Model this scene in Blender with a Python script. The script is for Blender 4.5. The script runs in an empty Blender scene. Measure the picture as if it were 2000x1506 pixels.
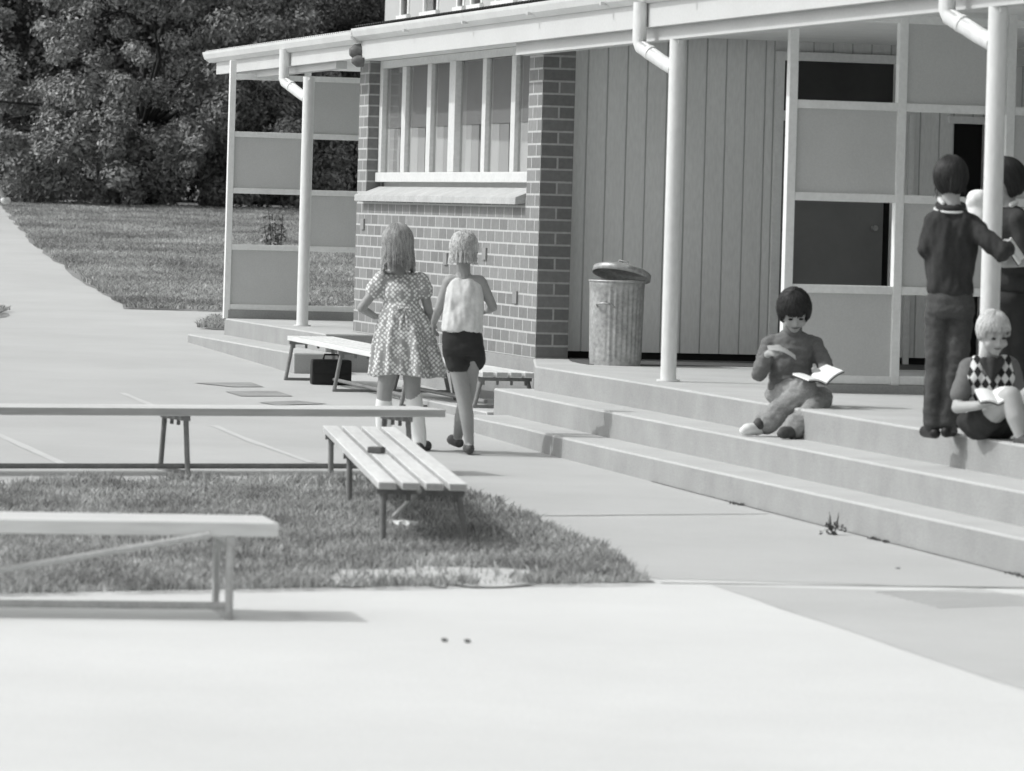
import bpy, bmesh, math, random
import numpy as np
from mathutils import Vector, Matrix, Quaternion, noise
random.seed(7); rng = np.random.default_rng(11)
SC = bpy.context.scene
COL = SC.collection
R = math.radians

# ------------------------------------------------------------------ camera frame
F, HY, ROLL, CAMH = 9000.0, 412.0, .028, 1.5
def ab(px, py):
    u, v = px-1000, py-HY
    return u*math.cos(ROLL)+v*math.sin(ROLL), u*math.sin(ROLL)-v*math.cos(ROLL)
def K(px, py, Y):                       # a point of the place seen there at depth Y
    a, b = ab(px, py); return Vector((a/F*Y, Y, CAMH+b/F*Y))
def onz(px, py, z):
    a, b = ab(px, py); Y = (z-CAMH)/(b/F); return Vector((a/F*Y, Y, z))
# building frame: s along the front (towards the viewer), t into the building
OX, OY, EX, EY = .96877, 27.74946, .250917, -.968008
def S2(s, t, z=0): return Vector((OX+s*EX-t*EY, OY+s*EY+t*EX, z))

def gz(x, y):                           # ground height
    pts = ((-50,0),(0,0),(19,.02),(28,.065),(36,.2),(40,.28),(47,.39),(72,1.27),(120,2.8),(420,9))
    for (a, za), (b, zb) in zip(pts, pts[1:]):
        if y <= b: return za+(zb-za)*(y-a)/(b-a)
    return 9

# ------------------------------------------------------------------ materials
def newmat(name):
    m = bpy.data.materials.new(name); m.use_nodes = True
    nt = m.node_tree; return m, nt, nt.nodes['Principled BSDF'], nt.nodes, nt.links
TINT = (.985, 1.0, .99)
def g(v): return (v*TINT[0], v*TINT[1], v*TINT[2], 1)
def mat(name, v, rough=.6, var=.15, scale=6, var2=.0, scale2=60, bump=0, bscale=80, spec=.3, stretch=(1,1,1), metal=0, coord='Object'):
    m, nt, p, N, L = newmat(name)
    p.inputs['Roughness'].default_value = rough
    p.inputs['Specular IOR Level'].default_value = spec
    p.inputs['Metallic'].default_value = metal
    tc = N.new('ShaderNodeTexCoord'); mp = N.new('ShaderNodeMapping'); mp.inputs['Scale'].default_value = stretch
    L.new(tc.outputs[coord], mp.inputs['Vector'])
    n1 = N.new('ShaderNodeTexNoise'); n1.inputs['Scale'].default_value = scale; n1.inputs['Detail'].default_value = 6; n1.inputs['Roughness'].default_value = .65
    L.new(mp.outputs[0], n1.inputs['Vector'])
    r1 = N.new('ShaderNodeMapRange'); r1.inputs[1].default_value = .25; r1.inputs[2].default_value = .75
    r1.inputs[3].default_value = v*(1-var); r1.inputs[4].default_value = v*(1+var)
    L.new(n1.outputs[0], r1.inputs[0]); out = r1.outputs[0]
    if var2:
        n2 = N.new('ShaderNodeTexNoise'); n2.inputs['Scale'].default_value = scale2; n2.inputs['Detail'].default_value = 3
        L.new(mp.outputs[0], n2.inputs['Vector'])
        r2 = N.new('ShaderNodeMapRange'); r2.inputs[1].default_value = .3; r2.inputs[2].default_value = .7
        r2.inputs[3].default_value = 1-var2; r2.inputs[4].default_value = 1+var2
        L.new(n2.outputs[0], r2.inputs[0])
        mu = N.new('ShaderNodeMath'); mu.operation = 'MULTIPLY'; L.new(out, mu.inputs[0]); L.new(r2.outputs[0], mu.inputs[1]); out = mu.outputs[0]
    mix = N.new('ShaderNodeVectorMath'); mix.operation = 'SCALE'; mix.inputs[0].default_value = TINT
    L.new(out, mix.inputs['Scale']); L.new(mix.outputs[0], p.inputs['Base Color'])
    if bump:
        nb = N.new('ShaderNodeTexNoise'); nb.inputs['Scale'].default_value = bscale; nb.inputs['Detail'].default_value = 5
        L.new(mp.outputs[0], nb.inputs['Vector'])
        bp = N.new('ShaderNodeBump'); bp.inputs['Strength'].default_value = bump; bp.inputs['Distance'].default_value = .01
        L.new(nb.outputs[0], bp.inputs['Height']); L.new(bp.outputs[0], p.inputs['Normal'])
    return m
def brick_mat(name, axis, brick, mortar, off=0.0, zoff=0.0):
    m, nt, p, N, L = newmat(name); p.inputs['Roughness'].default_value = .85; p.inputs['Specular IOR Level'].default_value = .2
    tc = N.new('ShaderNodeTexCoord'); sx = N.new('ShaderNodeSeparateXYZ'); L.new(tc.outputs['Object'], sx.inputs[0])
    a1 = N.new('ShaderNodeMath'); a1.inputs[1].default_value = off; L.new(sx.outputs[axis], a1.inputs[0])
    a2 = N.new('ShaderNodeMath'); a2.inputs[1].default_value = zoff; L.new(sx.outputs[2], a2.inputs[0])
    cb = N.new('ShaderNodeCombineXYZ'); L.new(a1.outputs[0], cb.inputs[0]); L.new(a2.outputs[0], cb.inputs[1])
    b = N.new('ShaderNodeTexBrick'); b.offset = .5; b.squash = 1
    b.inputs['Scale'].default_value = 1; b.inputs['Brick Width'].default_value = .24; b.inputs['Row Height'].default_value = .086
    b.inputs['Mortar Size'].default_value = .0075; b.inputs['Mortar Smooth'].default_value = .15; b.inputs['Bias'].default_value = -.1
    b.inputs['Color1'].default_value = g(brick*.84); b.inputs['Color2'].default_value = g(brick*1.14); b.inputs['Mortar'].default_value = g(mortar)
    L.new(cb.outputs[0], b.inputs['Vector'])
    n = N.new('ShaderNodeTexNoise'); n.inputs['Scale'].default_value = 35; n.inputs['Detail'].default_value = 5; L.new(tc.outputs['Object'], n.inputs['Vector'])
    r = N.new('ShaderNodeMapRange'); r.inputs[3].default_value = .78; r.inputs[4].default_value = 1.22; L.new(n.outputs[0], r.inputs[0])
    vm = N.new('ShaderNodeVectorMath'); vm.operation = 'SCALE'; L.new(b.outputs['Color'], vm.inputs[0]); L.new(r.outputs[0], vm.inputs['Scale'])
    L.new(vm.outputs[0], p.inputs['Base Color'])
    bp = N.new('ShaderNodeBump'); bp.invert = True; bp.inputs['Strength'].default_value = .5; bp.inputs['Distance'].default_value = .006
    L.new(b.outputs['Fac'], bp.inputs['Height']); L.new(bp.outputs[0], p.inputs['Normal'])
    return m
def leaf_mat(name, v, trans=.25, patchy=0):
    m, nt, p, N, L = newmat(name)
    p.inputs['Roughness'].default_value = .55; p.inputs['Specular IOR Level'].default_value = .35
    gi = N.new('ShaderNodeNewGeometry')
    r = N.new('ShaderNodeMapRange'); r.inputs[3].default_value = v*.55; r.inputs[4].default_value = v*1.6; L.new(gi.outputs['Random Per Island'], r.inputs[0])
    mx = N.new('ShaderNodeVectorMath'); mx.operation = 'SCALE'; mx.inputs[0].default_value = TINT; L.new(r.outputs[0], mx.inputs['Scale'])
    L.new(mx.outputs[0], p.inputs['Base Color'])
    if patchy:
        tc = N.new('ShaderNodeTexCoord'); nz = N.new('ShaderNodeTexNoise'); nz.inputs['Scale'].default_value = patchy; nz.inputs['Detail'].default_value = 4; L.new(tc.outputs['Object'], nz.inputs['Vector'])
        r2 = N.new('ShaderNodeMapRange'); r2.inputs[1].default_value = .3; r2.inputs[2].default_value = .7; r2.inputs[3].default_value = .62; r2.inputs[4].default_value = 1.35; L.new(nz.outputs[0], r2.inputs[0])
        m2 = N.new('ShaderNodeMath'); m2.operation = 'MULTIPLY'; L.new(r.outputs[0], m2.inputs[0]); L.new(r2.outputs[0], m2.inputs[1]); L.new(m2.outputs[0], mx.inputs['Scale'])
    if trans:
        tr = N.new('ShaderNodeBsdfTranslucent'); L.new(mx.outputs[0], tr.inputs['Color'])
        ms = N.new('ShaderNodeMixShader'); ms.inputs[0].default_value = trans
        L.new(p.outputs[0], ms.inputs[1]); L.new(tr.outputs[0], ms.inputs[2]); L.new(ms.outputs[0], N['Material Output'].inputs['Surface'])
    return m
def glass_mat(name):
    m, nt, p, N, L = newmat(name); N.remove(p)
    t = N.new('ShaderNodeBsdfTransparent'); t.inputs[0].default_value = (.9,.9,.9,1)
    gl = N.new('ShaderNodeBsdfGlossy'); gl.inputs['Roughness'].default_value = .02
    fr = N.new('ShaderNodeFresnel'); fr.inputs[0].default_value = 1.3
    ms = N.new('ShaderNodeMixShader'); gi = N.new('ShaderNodeNewGeometry'); iv = N.new('ShaderNodeMath'); iv.operation = 'SUBTRACT'; iv.inputs[0].default_value = 1; L.new(gi.outputs['Backfacing'], iv.inputs[1])
    mu = N.new('ShaderNodeMath'); mu.operation = 'MULTIPLY'; L.new(iv.outputs[0], mu.inputs[0]); L.new(fr.outputs[0], mu.inputs[1]); L.new(mu.outputs[0], ms.inputs[0]); L.new(t.outputs[0], ms.inputs[1]); L.new(gl.outputs[0], ms.inputs[2])
    L.new(ms.outputs[0], N['Material Output'].inputs['Surface']); return m
def pattern_mat(name, kind, lo, hi, scale):
    m, nt, p, N, L = newmat(name); p.inputs['Roughness'].default_value = .85; p.inputs['Specular IOR Level'].default_value = .1
    tc = N.new('ShaderNodeTexCoord')
    if kind == 'floral':
        mp = N.new('ShaderNodeMapping'); mp.inputs['Rotation'].default_value = (0, R(45), 0); L.new(tc.outputs['Object'], mp.inputs['Vector'])
        v = N.new('ShaderNodeTexVoronoi'); v.inputs['Scale'].default_value = scale; v.inputs['Randomness'].default_value = .3
        L.new(mp.outputs[0], v.inputs['Vector'])
        n = N.new('ShaderNodeTexNoise'); n.inputs['Scale'].default_value = 130; L.new(tc.outputs['Object'], n.inputs['Vector'])
        ad = N.new('ShaderNodeMath'); ad.operation = 'MULTIPLY_ADD'; ad.inputs[1].default_value = .25; L.new(n.outputs[0], ad.inputs[0]); L.new(v.outputs['Distance'], ad.inputs[2])
        r = N.new('ShaderNodeMapRange'); r.inputs[1].default_value = .48; r.inputs[2].default_value = .62; r.inputs[3].default_value = hi; r.inputs[4].default_value = lo
        L.new(ad.outputs[0], r.inputs[0])
    else:                                # argyle diamonds
        mp = N.new('ShaderNodeMapping'); mp.inputs['Scale'].default_value = (1.25, .0, .8); L.new(tc.outputs['Object'], mp.inputs['Vector'])
        mp2 = N.new('ShaderNodeMapping'); mp2.inputs['Rotation'].default_value = (0, R(45), 0); mp2.inputs['Location'].default_value = (.013, .5, .02); L.new(mp.outputs[0], mp2.inputs['Vector'])
        v = N.new('ShaderNodeTexChecker'); v.inputs['Scale'].default_value = scale; v.inputs['Color1'].default_value = (0,0,0,1); v.inputs['Color2'].default_value = (1,1,1,1)
        L.new(mp2.outputs[0], v.inputs['Vector'])
        n = N.new('ShaderNodeTexNoise'); n.inputs['Scale'].default_value = 70; L.new(tc.outputs['Object'], n.inputs['Vector'])
        ad = N.new('ShaderNodeMath'); ad.operation = 'MULTIPLY_ADD'; ad.inputs[1].default_value = 1.5; ad.inputs[2].default_value = -.75; L.new(n.outputs[0], ad.inputs[0])
        a3 = N.new('ShaderNodeMath'); L.new(ad.outputs[0], a3.inputs[0]); L.new(v.outputs['Fac'], a3.inputs[1])
        r = N.new('ShaderNodeMapRange'); r.inputs[1].default_value = .3; r.inputs[2].default_value = .8; r.inputs[3].default_value = lo; r.inputs[4].default_value = hi
        L.new(a3.outputs[0], r.inputs[0])
    mx = N.new('ShaderNodeVectorMath'); mx.operation = 'SCALE'; mx.inputs[0].default_value = TINT; L.new(r.outputs[0], mx.inputs['Scale'])
    L.new(mx.outputs[0], p.inputs['Base Color']); return m

M = {}
M['white'] = mat('white_paint', .82, .45, .07, 4, .04, 40, .05, 60)
M['white_post'] = mat('white_post_paint', .74, .4, .06, 3, .05, 45, .04, 60, stretch=(1,1,.35))
M['fascia'] = mat('fascia_paint', .58, .5, .06, 1.2, .04, 50)
M['gutter'] = mat('gutter_paint', .68, .4, .09, 2.2, .05, 60, .05, 30)
M['white_lit'] = mat('white_paint_in_sun', .66, .5, .08, 4, .06, 40, .06, 50)  # same white as the screens, toned down because this window stands in sun
M['panel'] = mat('screen_panel_paint', .56, .6, .05, 2, .05, 120)
M['boards'] = mat('wall_board_paint', .80, .6, .07, 2.5, .05, 60, stretch=(1,1,.25))
M['groove'] = mat('board_groove', .58, .8, .1)
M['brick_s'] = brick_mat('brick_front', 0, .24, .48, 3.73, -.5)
M['brick_t'] = brick_mat('brick_return_shaded', 1, .19, .36, -.277, -.5)  # same brick as the front, coloured darker for the unlit return faces
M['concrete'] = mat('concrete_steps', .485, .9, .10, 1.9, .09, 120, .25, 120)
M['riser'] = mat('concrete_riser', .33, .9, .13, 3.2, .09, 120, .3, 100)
M['pave'] = mat('pavement_concrete', .65, .9, .08, .45, .085, 170, .25, 150)
M['pave_dark'] = mat('pavement_old_concrete', .495, .9, .09, .7, .085, 170, .25, 150)
M['pave_mid'] = mat('pavement_worn_concrete', .475, .9, .09, .7, .085, 170, .25, 150)
M['stain'] = mat('damp_patch', .31, .9, .25, 3, .1, 40)
M['joint'] = mat('joint_dirt', .32, .95, .3, 8)
M['dkc'] = mat('dark_blind', .07, .9, .15, 3)
M['page'] = mat('grey_page', .42, .9, .08)
M['fan'] = mat('fanlight_dark', .04, .3, .3, 2)
M['joint_d'] = mat('joint_soil', .15, .95, .3, 14)
M['line'] = mat('court_line_paint', .56, .8, .08, 8)
M['soil'] = mat('soil_under_grass', .26, .95, .4, 5, .3, 40, .6, 30)
M['dirt'] = mat('dry_dirt', .55, .95, .25, 5, .2, 50, .5, 60)
M['lawn'] = mat('lawn_soil', .24, .95, .35, .8, .3, 14, .6, 18)
M['blade'] = leaf_mat('grass_blade', .37, .35, 2.2)
M['blade_far'] = leaf_mat('lawn_blade', .36, .35, .8)
M['leaf'] = leaf_mat('tree_leaf', .245, .10)
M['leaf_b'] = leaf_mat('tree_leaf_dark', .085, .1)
M['bark'] = mat('bark', .05, .9, .4, 9, .3, 40, .6, 30, stretch=(1,1,.3))
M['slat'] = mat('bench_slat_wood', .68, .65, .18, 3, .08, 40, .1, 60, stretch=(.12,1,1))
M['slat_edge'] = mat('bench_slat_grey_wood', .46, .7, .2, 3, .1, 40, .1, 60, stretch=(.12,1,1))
M['steel'] = mat('bench_steel_grey', .22, .55, .2, 12, .1, 80, metal=.0)
M['steel_l'] = mat('bench_steel_light', .48, .5, .15, 12, .1, 80)
M['zinc'] = mat('galvanised_zinc', .40, .42, .3, 9, .2, 40, .1, 40, metal=.35)
M['zinc_in'] = mat('bin_inside', .03, .9)
M['blind'] = mat('roller_blind', .30, .9, .06, 3)
M['curtain'] = mat('curtain_cloth', .55, .9, .06, 3)
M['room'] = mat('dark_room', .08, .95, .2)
M['dark'] = mat('dark_interior', .012, .9, .2)
M['door'] = mat('dark_door', .20, .6, .15, 2)
M['glass'] = glass_mat('window_glass')
M['roof'] = mat('roof_iron', .06, .7, .3, 3, .2, 30)
M['roof_l'] = mat('roof_iron_pale', .7, .5, .15, 3)
M['sill'] = mat('sill_concrete', .46, .85, .14, 5, .1, 60, .1, 60)
M['cream'] = mat('cream_render', .48, .85, .06, .7, .04, 20)
M['bell'] = mat('bell_bronze', .13, .5, .3, 20)
M['skin'] = mat('skin', .42, .55, .06, 9, .03, 60, spec=.35)
M['skin_d'] = mat('skin_tanned', .32, .55, .06, 9, .03, 60, spec=.35)
M['lip'] = mat('lip', .15, .5); M['eye'] = mat('eye_dark', .03, .25)
M['hair_d'] = mat('hair_dark', .028, .45, .5, 40, .3, 90, .2, 120, spec=.3, stretch=(1,1,.25))
M['hair_b'] = mat('hair_blond', .52, .5, .32, 40, .25, 90, .2, 120, spec=.4, stretch=(1,1,.25))
M['hair_m'] = mat('hair_fair', .31, .5, .5, 38, .3, 90, .2, 120, spec=.4, stretch=(1,1,.2))
M['vent'] = mat('vent_brick_face', .27, .9, .15, 8)
M['strip_m'] = mat('curtain_grey', .40, .9, .05, 3); M['strip_d'] = mat('curtain_dark', .12, .9, .05, 3)
def hair_mat(name, v):
    m = leaf_mat(name, v, 0); mr = [x for x in m.node_tree.nodes if x.type == 'MAP_RANGE'][0]; mr.inputs[3].default_value = v*.62; mr.inputs[4].default_value = v*1.45; p = m.node_tree.nodes['Principled BSDF']; p.inputs['Roughness'].default_value = .5; p.inputs['Specular IOR Level'].default_value = .25; return m
M['lock_d'] = hair_mat('dark_hair_locks', .030); M['lock_b'] = hair_mat('blond_hair_locks', .50); M['lock_m'] = hair_mat('fair_hair_locks', .33)
M['dress'] = pattern_mat('floral_dress_cloth', 'floral', .34, .80, 50)
M['singlet'] = mat('pale_blouse_cloth', .66, .9, .10, 14, .08, 45)
M['shorts'] = mat('dark_shorts_cloth', .035, .9, .2, 12, .1, 200)
M['sock'] = mat('white_sock', .8, .9, .05)
M['sandal'] = mat('sandal_leather', .07, .6, .3, 30)
M['jersey'] = mat('grey_jersey_wool', .16, .95, .12, 14, .15, 160)
M['jeans'] = mat('faded_jeans_denim', .28, .95, .3, 9, .15, 140)
M['jeans_d'] = mat('dark_jeans_denim', .075, .95, .35, 8, .15, 140)
M['jacket'] = mat('dark_jacket_cloth', .042, .9, .3, 10, .1, 90)
M['trim'] = mat('white_trim', .7, .9)
M['argyle'] = pattern_mat('diamond_vest_knit', 'argyle', .035, .74, 31)
M['paper'] = mat('paper', .82, .8, .04); M['cover'] = mat('book_cover', .10, .6)
M['bag'] = mat('black_bag_leather', .018, .5, .3, 20)
M['weed'] = leaf_mat('weed_leaf', .07, .2)
M['shoe_w'] = mat('white_shoe', .78, .6, .06)

# ------------------------------------------------------------------ mesh helpers
class MB:
    def __init__(s): s.v = []; s.f = []; s.m = []; s.sm = []
    def add(s, vs, fs, mi=0, smooth=False):
        o = len(s.v); s.v += [tuple(x) for x in vs]
        for f in fs: s.f.append([i+o for i in f]); s.m.append(mi); s.sm.append(smooth)
        return s
    def box(s, a, b, mi=0, mats=None):
        (x0,y0,z0),(x1,y1,z1) = a, b
        vs = [(x0,y0,z0),(x1,y0,z0),(x1,y1,z0),(x0,y1,z0),(x0,y0,z1),(x1,y0,z1),(x1,y1,z1),(x0,y1,z1)]
        fs = [(0,3,2,1),(4,5,6,7),(0,1,5,4),(1,2,6,5),(2,3,7,6),(3,0,4,7)]
        if mats:                         # (bottom, top, y-, x+, y+, x-)
            for f, k in zip(fs, mats): s.add([vs[i] for i in f], [(0,1,2,3)], k)
            return s
        return s.add(vs, fs, mi)
    def bar(s, p, q, w, h, mi=0, up=(0,0,1)):    # rectangular bar from p to q
        p, q = Vector(p), Vector(q); d = (q-p).normalized(); sd = d.cross(Vector(up)).normalized(); u = sd.cross(d)
        vs = []
        for c in (p, q):
            for a, b in ((-1,-1),(1,-1),(1,1),(-1,1)): vs.append(c+sd*a*w/2+u*b*h/2)
        return s.add(vs, [(0,1,2,3),(7,6,5,4),(0,4,5,1),(1,5,6,2),(2,6,7,3),(3,7,4,0)], mi)
    def tube(s, pts, r, n=12, mi=0, caps=True):
        pts = [Vector(p) for p in pts]; rs = r if isinstance(r, (list, tuple)) else [r]*len(pts)
        vs = []; prev = None
        for i, p in enumerate(pts):
            d = (pts[min(i+1, len(pts)-1)]-pts[max(i-1, 0)]).normalized()
            if prev is None:
                prev = d.orthogonal().normalized()
            prev = (prev-d*prev.dot(d)).normalized(); b = d.cross(prev)
            for k in range(n):
                a = 2*math.pi*k/n; vs.append(p+(prev*math.cos(a)+b*math.sin(a))*rs[i])
        fs = [(i*n+k, i*n+(k+1)%n, (i+1)*n+(k+1)%n, (i+1)*n+k) for i in range(len(pts)-1) for k in range(n)]
        s.add(vs, fs, mi, True)
        if caps:
            m = len(pts)-1
            s.add(vs[:n], [tuple(reversed(range(n)))], mi); s.add(vs[m*n:], [tuple(range(n))], mi)
        return s
    def prism(s, poly, z0, z1, mi=0, side=None):
        n = len(poly); vs = [(x,y,z0) for x,y in poly]+[(x,y,z1) for x,y in poly]
        a = sum(poly[i][0]*poly[(i+1)%n][1]-poly[(i+1)%n][0]*poly[i][1] for i in range(n))
        top = list(range(n,2*n)); bot = list(reversed(range(n)))
        sd = [(i,(i+1)%n,(i+1)%n+n,i+n) for i in range(n)]
        if a < 0: top.reverse(); bot.reverse(); sd = [tuple(reversed(f)) for f in sd]
        o = mi if side is None else side
        s.add(vs, [top], mi); s.add(vs, [bot]+sd, o); return s
    def build(s, name, mats, parent=None, bevel=0):
        me = bpy.data.meshes.new(name); me.from_pydata(s.v, [], s.f)
        for m in (mats if isinstance(mats, (list, tuple)) else [mats]): me.materials.append(m)
        me.polygons.foreach_set('material_index', s.m); me.polygons.foreach_set('use_smooth', s.sm)
        me.update(); o = bpy.data.objects.new(name, me); COL.objects.link(o)
        if parent: o.parent = parent
        if bevel:
            bm = bmesh.new(); bm.from_mesh(me); bmesh.ops.remove_doubles(bm, verts=bm.verts, dist=1e-5)
            es = [e for e in bm.edges if len(e.link_faces) == 2 and e.calc_face_angle(0) > .9]
            bmesh.ops.bevel(bm, geom=es, offset=bevel, segments=2, affect='EDGES', profile=.6); bm.to_mesh(me); bm.free()
        return o
def tag(o, label=None, cat=None, group=None, kind=None):
    if label: o['label'] = label
    if cat: o['category'] = cat
    if group: o['group'] = group
    if kind: o['kind'] = kind
    return o
def empty(name, loc, rz=0):
    o = bpy.data.objects.new(name, None); COL.objects.link(o); o.location = loc; o.rotation_euler = (0,0,rz); o.empty_display_size = .2; return o
def npmesh(name, V, Fc, mat_, parent=None, smooth=False):   # fast: V (n,3), Fc (m,k)
    me = bpy.data.meshes.new(name); V = np.asarray(V, np.float32); Fc = np.asarray(Fc, np.int32); k = Fc.shape[1]
    me.vertices.add(len(V)); me.vertices.foreach_set('co', V.ravel())
    me.loops.add(Fc.size); me.loops.foreach_set('vertex_index', Fc.ravel())
    me.polygons.add(len(Fc)); me.polygons.foreach_set('loop_start', np.arange(0, Fc.size, k, dtype=np.int32)); me.polygons.foreach_set('loop_total', np.full(len(Fc), k, np.int32))
    me.polygons.foreach_set('use_smooth', np.full(len(Fc), smooth))
    me.update(calc_edges=True); me.validate(); me.materials.append(mat_)
    o = bpy.data.objects.new(name, me); COL.objects.link(o)
    if parent: o.parent = parent
    return o
def sheet(name, rows, mat_, dz, nx=24, kind='structure', jitter=0, parent=None):   # rows: (Y, xl, xr): conforms to the ground
    V = []; Fc = []
    for y, xl, xr in rows:
        for i in range(nx+1):
            x = xl+(xr-xl)*i/nx
            if jitter and i in (0, nx): x += random.uniform(-jitter, jitter)
            V.append((x, y, gz(x, y)+dz))
    for j in range(len(rows)-1):
        for i in range(nx):
            a = j*(nx+1)+i; Fc.append((a, a+1, a+nx+2, a+nx+1))
    o = npmesh(name, V, Fc, mat_, parent, True)
    if kind: o['kind'] = kind
    return o
def lerp_rows(keys, step):               # keys: (Y, xl, xr) -> densely sampled
    out = []
    for (a, l0, r0), (b, l1, r1) in zip(keys, keys[1:]):
        n = max(1, int(round(abs(b-a)/step)))
        out += [(a+(b-a)*i/n, l0+(l1-l0)*i/n, r0+(r1-r0)*i/n) for i in range(n)]
    return out+[keys[-1]]

# ------------------------------------------------------------------ ground
ys = [-6,4,8,12,16,19,22,25,28,32,36,40,43,47,52,60,72,90,120,180,300,420]
o = sheet('pavement', [(y, -160 if y > 60 else -60, 160 if y > 60 else 60) for y in ys], M['pave'], 0, 40)
# older, greyer concrete along the steps, bounded by a line parallel to the building
fr = [onz(1385,1141,.02), onz(2000,1345,.02)]
dl = (fr[1]-fr[0]).normalized()
def xline(y, p=fr[0], d=dl): return p.x+d.x/d.y*(y-p.y)
rows = []
for y in np.arange(9, 18.9, .5): rows.append((y, xline(y), xline(y)+8))
sheet('old_pavement', rows, M['pave_dark'], .0015, 10, jitter=.012)
# worn court concrete beyond the joint
jy = 18.75
rows = lerp_rows([(jy,-9,10),(24,-9,10),(28,-9,10),(36,-9,6),(40,-9,2),(46.8,-12,0),(47,-12,0),(72,-22,0),(95,-32,0)], 1.2)
sheet('court_pavement', rows, M['pave_mid'], .0015, 14)
mb = MB()
def gline(p, q, w, dz, n=10):
    d = (q-p); d.z = 0; sd = Vector((-d.y, d.x, 0)).normalized()*w/2
    vs = []
    for i in range(n+1):
        c = p.lerp(q, i/n); j = random.uniform(.75, 1.25)
        for k in (-1, 1):
            v = c+sd*k*j; vs.append((v.x, v.y, gz(v.x, v.y)+dz))
    mb.add(vs, [(2*i, 2*i+1, 2*i+3, 2*i+2) for i in range(n)])
gline(onz(1290,1139,.02), Vector((4.5,19.2,0)), .03, .004, 30)
gline(onz(1060,1011,.03), onz(1500,1008,.03), .025, .004)
mb.build('pavement_joints', M['joint'])['kind'] = 'structure'
mb = MB()
def spt(px, py):
    p = onz(px, py, .06)
    for _ in range(8): p = onz(px, py, gz(p.x, p.y))
    return p
gline(spt(238,768), spt(335,808), .05, .004); gline(spt(418,832), spt(610,905), .05, .004); gline(spt(-60,820), spt(130,910), .055, .004)
mb.build('court_lines', M['line'])['kind'] = 'structure'
mb = MB()
for q in (((378,749),(455,757),(515,757),(490,748)), ((440,766),(470,775),(572,775),(540,765)), ((505,787),(540,793),(640,790),(580,784))):
    mb.add([spt(*c)+Vector((0,0,.006)) for c in q], [(0,1,2,3)])
mb.build('damp_patches', M['stain'])['kind'] = 'structure'
# light concrete strip beside the verandah is bare pavement; the lawn lies beyond it
lk = [(46.9,-3.88,14),(49.5,-4.36,14),(53,-4.98,15),(56.5,-5.57,16),(60.5,-6.25,18),(66,-7.03,20),(73.7,-8.15,22),(80,-9.2,30),(110,-14,60),(180,-30,100)]
sheet('lawn_ground', lerp_rows(lk, 1.0), M['lawn'], .004, 40, jitter=.05)
sheet('lawn_ground', lerp_rows([(43.3,-9,-4.95),(44.1,-9,-4.80),(45.0,-9,-4.88),(45.6,-9,-5.1)], .4), M['lawn'], .004, 10, jitter=.04)
sheet('lawn_ground', lerp_rows([(42.6,-2.75,-1.6),(43.4,-2.9,-1.6),(44.9,-2.95,-1.6)], .3), M['lawn'], .004, 10, jitter=.04)

def blades(name, pts, h, w, mat_, lean=.5):
    pts = np.asarray(pts, np.float32); n = len(pts)
    ang = rng.uniform(0, 2*np.pi, n); la = rng.uniform(0, 2*np.pi, n); hh = rng.uniform(h[0], h[1], n); le = rng.uniform(.1, lean, n)*hh
    dx = np.cos(ang)*w/2; dy = np.sin(ang)*w/2
    V = np.zeros((n, 5, 3), np.float32)
    base = pts
    mid = base+np.stack([np.cos(la)*le*.35, np.sin(la)*le*.35, hh*.6], 1)
    tip = base+np.stack([np.cos(la)*le, np.sin(la)*le, hh], 1)
    off = np.stack([dx, dy, np.zeros(n)], 1)
    V[:,0] = base-off; V[:,1] = base+off; V[:,2] = mid+off*.8; V[:,3] = mid-off*.8; V[:,4] = tip
    i = np.arange(n)*5
    T = np.concatenate([np.stack([i, i+1, i+2], 1), np.stack([i, i+2, i+3], 1), np.stack([i+3, i+2, i+4], 1)])
    o = npmesh(name, V.reshape(-1,3), T, mat_); o['kind'] = 'stuff'; return o
def gzv(y): return np.interp(y, [-50,0,19,28,36,40,47,72,120,420], [0,0,.02,.065,.2,.28,.39,1.27,2.8,9])
# foreground grass patch
gk = [(17.0,-7,-.05),(17.9,-7,.25),(18.45,-7,.62),(19.6,-7,.50),(21.0,-7,.27),(22.4,-7,.06),(23.3,-7,-.12),(23.8,-7,-.4),(24.1,-7,-.9)]
def near_edge(x): return 17.05+(x+1.9)*.55 if x < .62 else 18.45
rows = []
for y in np.arange(17.05, 23.1, .15):
    xr = np.interp(y, [a[0] for a in gk], [a[2] for a in gk])
    if y < 18.45: xr = min(.48, -1.9+(y-17.20)/.55)
    rows.append((y, -7, xr))
sheet('grass_patch_soil', rows, M['soil'], .004, 30, jitter=.02)
DC = onz(835,1129,.02)
def in_dirt(x, y, k=1): return math.hypot((x-DC.x)/.46, (y-DC.y-.25*(x-DC.x))/.42) < k*(1+.7*noise.noise((x*4, y*3, 5))+.3*noise.noise((x*14, y*9, 5)))
P = []
while len(P) < 85000:
    x = random.uniform(-3.1, .66); y = random.uniform(17.0, 25.3)
    xr = np.interp(y, [a[0] for a in gk], [a[2] for a in gk])+.05*noise.noise((x*3, y*3, 0))
    top = 23.05+.9*min(1, max(0, (x+2.6)/1.6))
    if x > xr or y < near_edge(x)+.05*noise.noise((x*4, 1, 0)) or y > top+.12*noise.noise((x*5, 3, 0)): continue
    wn = noise.noise((x*1.7, y*1.1, 21))+.5*noise.noise((x*5, y*3, 8))
    if wn < -.20 and random.random() < .72: continue
    if in_dirt(x, y) and random.random() < .93: continue
    P.append((x, y, gzv(y)+.012))
o = blades('grass', P, (.012, .05), .007, M['blade'], 1.5)
V = [(DC.x, DC.y, gzv(DC.y)+.008)]; Fc = []; n = 60
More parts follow.
